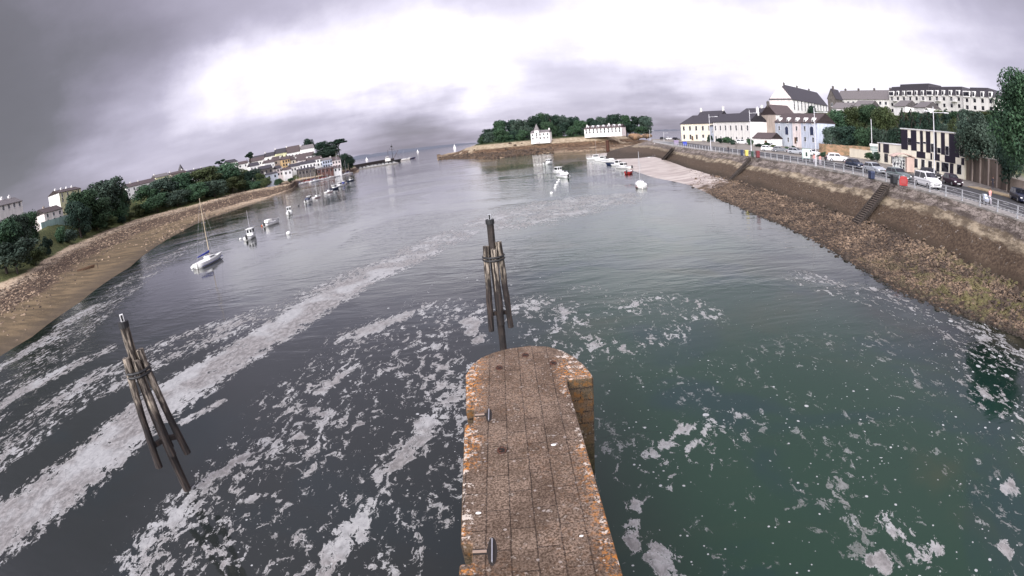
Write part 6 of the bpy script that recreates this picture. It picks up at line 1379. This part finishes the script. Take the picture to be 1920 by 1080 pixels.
buoy('small white buoy left of the nearest fishing boat', 451, 449, .26); buoy('orange buoy between the two nearest motor boats', 491, 424, .2, M_orange); buoy('small dark buoy right of the third motor boat', 560, 386, .25, M_dark)
for i, (px, py) in enumerate(((1048, 338), (1045, 343), (1042, 348), (1041, 353), (1034, 363))):
    buoy(('first of the buoy string, nearest the moored pair of boats', 'second of the buoy string behind the moored pair of boats', 'middle one of the buoy string', 'fourth of the buoy string from the moored pair of boats', 'last of the buoy string, closest to the near pier')[i], px, py, .3)
motorboat('white motor boat, farther one of the pair in mid channel', 1029, 308, 6.6, R(60))
motorboat('white motor boat with open stern, nearer one of the pair in mid channel', 1048, 326, 6.0, R(115)); motorboat('white boat with a dark outboard lying against the nearer one in mid channel', 1054, 333, 5.4, R(115), cabin=0, canopy=M_white)
g_ = 'boats lying off the mud'
motorboat('white cabin cruiser at the far end of the right-hand moorings', 1119, 299, 7.4, R(170), mast_=9, group=g_)
motorboat('white boat second from the far end of the right-hand moorings', 1131, 302, 6.0, R(160), group=g_)
motorboat('white boat with a grey cover in the right-hand moorings', 1141, 304, 5.4, R(150), cabin=0, canopy=M_white, group=g_)
motorboat('dark open boat in the middle of the right-hand moorings', 1151, 309, 5.0, R(150), hullm=M_navy, cabin=0, group=g_)
motorboat('small white boat before the dark one in the right-hand moorings', 1160, 311, 5.0, R(140), group=g_)
motorboat('white motor boat beside the red one in the right-hand moorings', 1170, 316, 5.4, R(130), group=g_)
motorboat('red open boat in the right-hand moorings', 1180, 325, 4.6, R(60), hullm=M_red, cabin=0, group=g_)
sailboat('white yacht seen from astern, nearest of the boats off the mud', 1201, 350, 6.4, R(80), 6.9, cover=None, group=None)
motorboat('pale dinghy lying aground high on the mud flat', 1224, 297, 4.6, R(30), cabin=0, engine=False, z=.4, group=g_, name='dinghy')
# wooden boat and stakes on the sand
x, y, z = at(161, 505, .9); t = thing('rowing_boat', 'dark brown wooden rowing boat lying on the near left sand', 'rowing boat', (x, y, .75), R(35)); m = MB(); vs, st, n = hull_mesh(m, 4.3, 1.6, .55); m.build('hull', M_wood, t)
m = MB(); deck(m, vs, st, n, -.25); m.build('bottom_boards', M_wood, t)
for u in (-.8, .3): MB().box(u - .12, u + .12, -.6, .6, .42, .47).build('thwart', M_wood, t)
for lab, px, py, h_ in (('thin pale stake standing on the sand above the wooden rowing boat', 148, 493, 3.4), ('short dark stake right of the wooden rowing boat', 183, 499, .8)):
    x, y, _ = at(px, py, 1.2); tag(MB().tube([(0, 0, -.5), (.05, 0, h_)], [.07, .05], 6).build('stake', M_timber, loc=(x, y, 1.2)), lab, 'stake')
x, y, _ = at(1140, 281, .6); o = MB().tube([(0, 0, -2), (0, 0, 5.6)], [1.1, 1.0], 10).tube([(0, 0, 5.6), (0, 0, 6.2)], [1.2, 1.2], 10).build('channel_beacon', M_rust, loc=(x, y, 0)); tag(o, 'stout dark beacon post on the causeway before the island', 'beacon')
# yachts at the village quay
rr = random.Random(9)
labs = ['leftmost white yacht moored under the village, by the spit', 'second yacht from the left under the village', 'white yacht under the low warehouses', 'yacht in front of the net stores, left one', 'yacht in front of the net stores, right one', 'yacht moored below the cream village house', 'yacht moored below the tall ochre house', 'white yacht at the left end of the red-brown quay wall', 'yacht halfway along the red-brown quay wall',
        'yacht moored by the red-brown shed', 'tall-masted yacht at the corner of the village quay', 'second tall-masted yacht at the corner of the village quay', 'small yacht beyond the tall masts at the quay corner', 'last small yacht at the tip of the village quay']
for i, (px, py, mt) in enumerate(((556, 344, 322), (562, 345, 318), (568, 347, 320), (575, 346, 316), (583, 343, 313), (590, 341, 314), (597, 339, 312), (604, 337, 311), (611, 335, 314), (620, 333, 312), (634, 328, 284), (641, 326, 286), (648, 327, 300), (654, 326, 306))):
    x, y, _ = at(px, py, 0); d = math.hypot(x, y); d = LDw(azd((x, y))[0]) - 5 - (i % 3) * 2.5; top = atd(px, mt, d)[2]
    sailboat(labs[i], px, py, 7.5 + rr.uniform(-1, 1), R(rr.uniform(0, 60)), top, z=0, d=d, cover=rr.choice((None, M_blue, M_red)))
# breakwater, pontoon and ship
mb = MB(); a, b = atd(662, 303, 560), atd(735, 292, 640); mb.beam((a[0], a[1], 1.8), (b[0], b[1], 1.8), 5, 4.6); tag(mb.build('breakwater', mat('dark_breakwater', (.04, .032, .03), .9)), 'long dark breakwater beyond the village headland', 'breakwater')
a, b = at(668, 318, .3), at(745, 305.5, .3); mb = MB(); mb.beam((a[0], a[1], .35), (b[0], b[1], .35), 4.5, .9); tag(mb.build('pontoon', M_conc), 'low pale floating pontoon lined with small boats', 'pontoon')
for i in range(10):
    f = (i + .5) / 10; px, py = 672 + 70 * f, 316.5 - 11.5 * f
    motorboat(f'{ORD[i]} small boat from the left along the floating pontoon', px, py + .8, 6.5 + rr.uniform(-1, 1.5), R(rr.uniform(-20, 50)), hullm=rr.choice((M_gel, M_gel, M_gel, M_navy)), engine=False, group='small boats along the pontoon', name='small_boat')
x, y, _ = atd(734, 303, 585); t = thing('work_ship', 'old work ship with a tall dark mast lying at the end of the pontoon', 'ship', (x, y, 0), R(20)); m = MB(); vs, st, n = hull_mesh(m, 21, 6, 2.2, .25, .3); m.build('hull', M_dark, t)
m = MB(); deck(m, vs, st, n, -.1); m.build('deck', M_wood, t); MB().box(-7, -1, -2, 2, 2, 5.4).box(-6, -3, -1.6, 1.6, 5.4, 7.4).build('wheelhouse', M_white2, t, bevel=.1)
MB().box(-5.9, -3.1, -1.65, 1.65, 6, 6.9).build('windows', M_glass, t); m = MB(); m.tube([(2, 0, 2), (2, 0, 22)], [.35, .15], 7).beam((.3, 0, 15), (3.7, 0, 15), .3, .3).beam((1, 0, 18.5), (3, 0, 18.5), .8, 1.4).tube([(2, 0, 20), (10, 0, 3)], .08, 5).tube([(2, 0, 20), (-9, 0, 3)], .08, 5); m.build('mast', M_dark, t)
m = MB(); m.tube([(2, 0, 3), (9, 0, 13)], .2, 6).tube([(-3, 0, 7), (-3, 0, 15)], .15, 6); m.build('derrick', M_rust, t)
for i, (px, py, d, mt) in enumerate(((757, 300, 620, 282), (768, 301, 640, 292))):
    sailboat(('grey yacht at anchor right of the work ship', 'low dark yacht right of the grey one at anchor')[i], px, py, 14, R(10), atd(px, mt, d)[2], d=d, cover=None, hullm=(M_white2, M_navy)[i], group=None)
for i, (px, py, d) in enumerate(((687, 297, 1500), (783, 284, 1900), (852, 276, 1300))):
    x, y, _ = atd(px, py, d)
    sailboat(('far yacht under white sail above the breakwater', 'tiny far white sail midway between the work ship and the island', 'white sail just left of the island rocks')[i], px, py, 8, R(15), 10 + (i % 3) * 2, d=d, cover=None, sail=True, group='yachts sailing in the bay')
p = at(832, 297, 0); stn = MB(); stn.ball((0, 0, .4), 1.6, 8, 5, (2, 1, .9)).ball((3, .5, .2), 1.4, 8, 5, (1.8, 1, .6)); tag(stn.build('lone_rock', MATS['black_rock'], loc=p), 'small dark rock awash left of the island tip', 'rock')
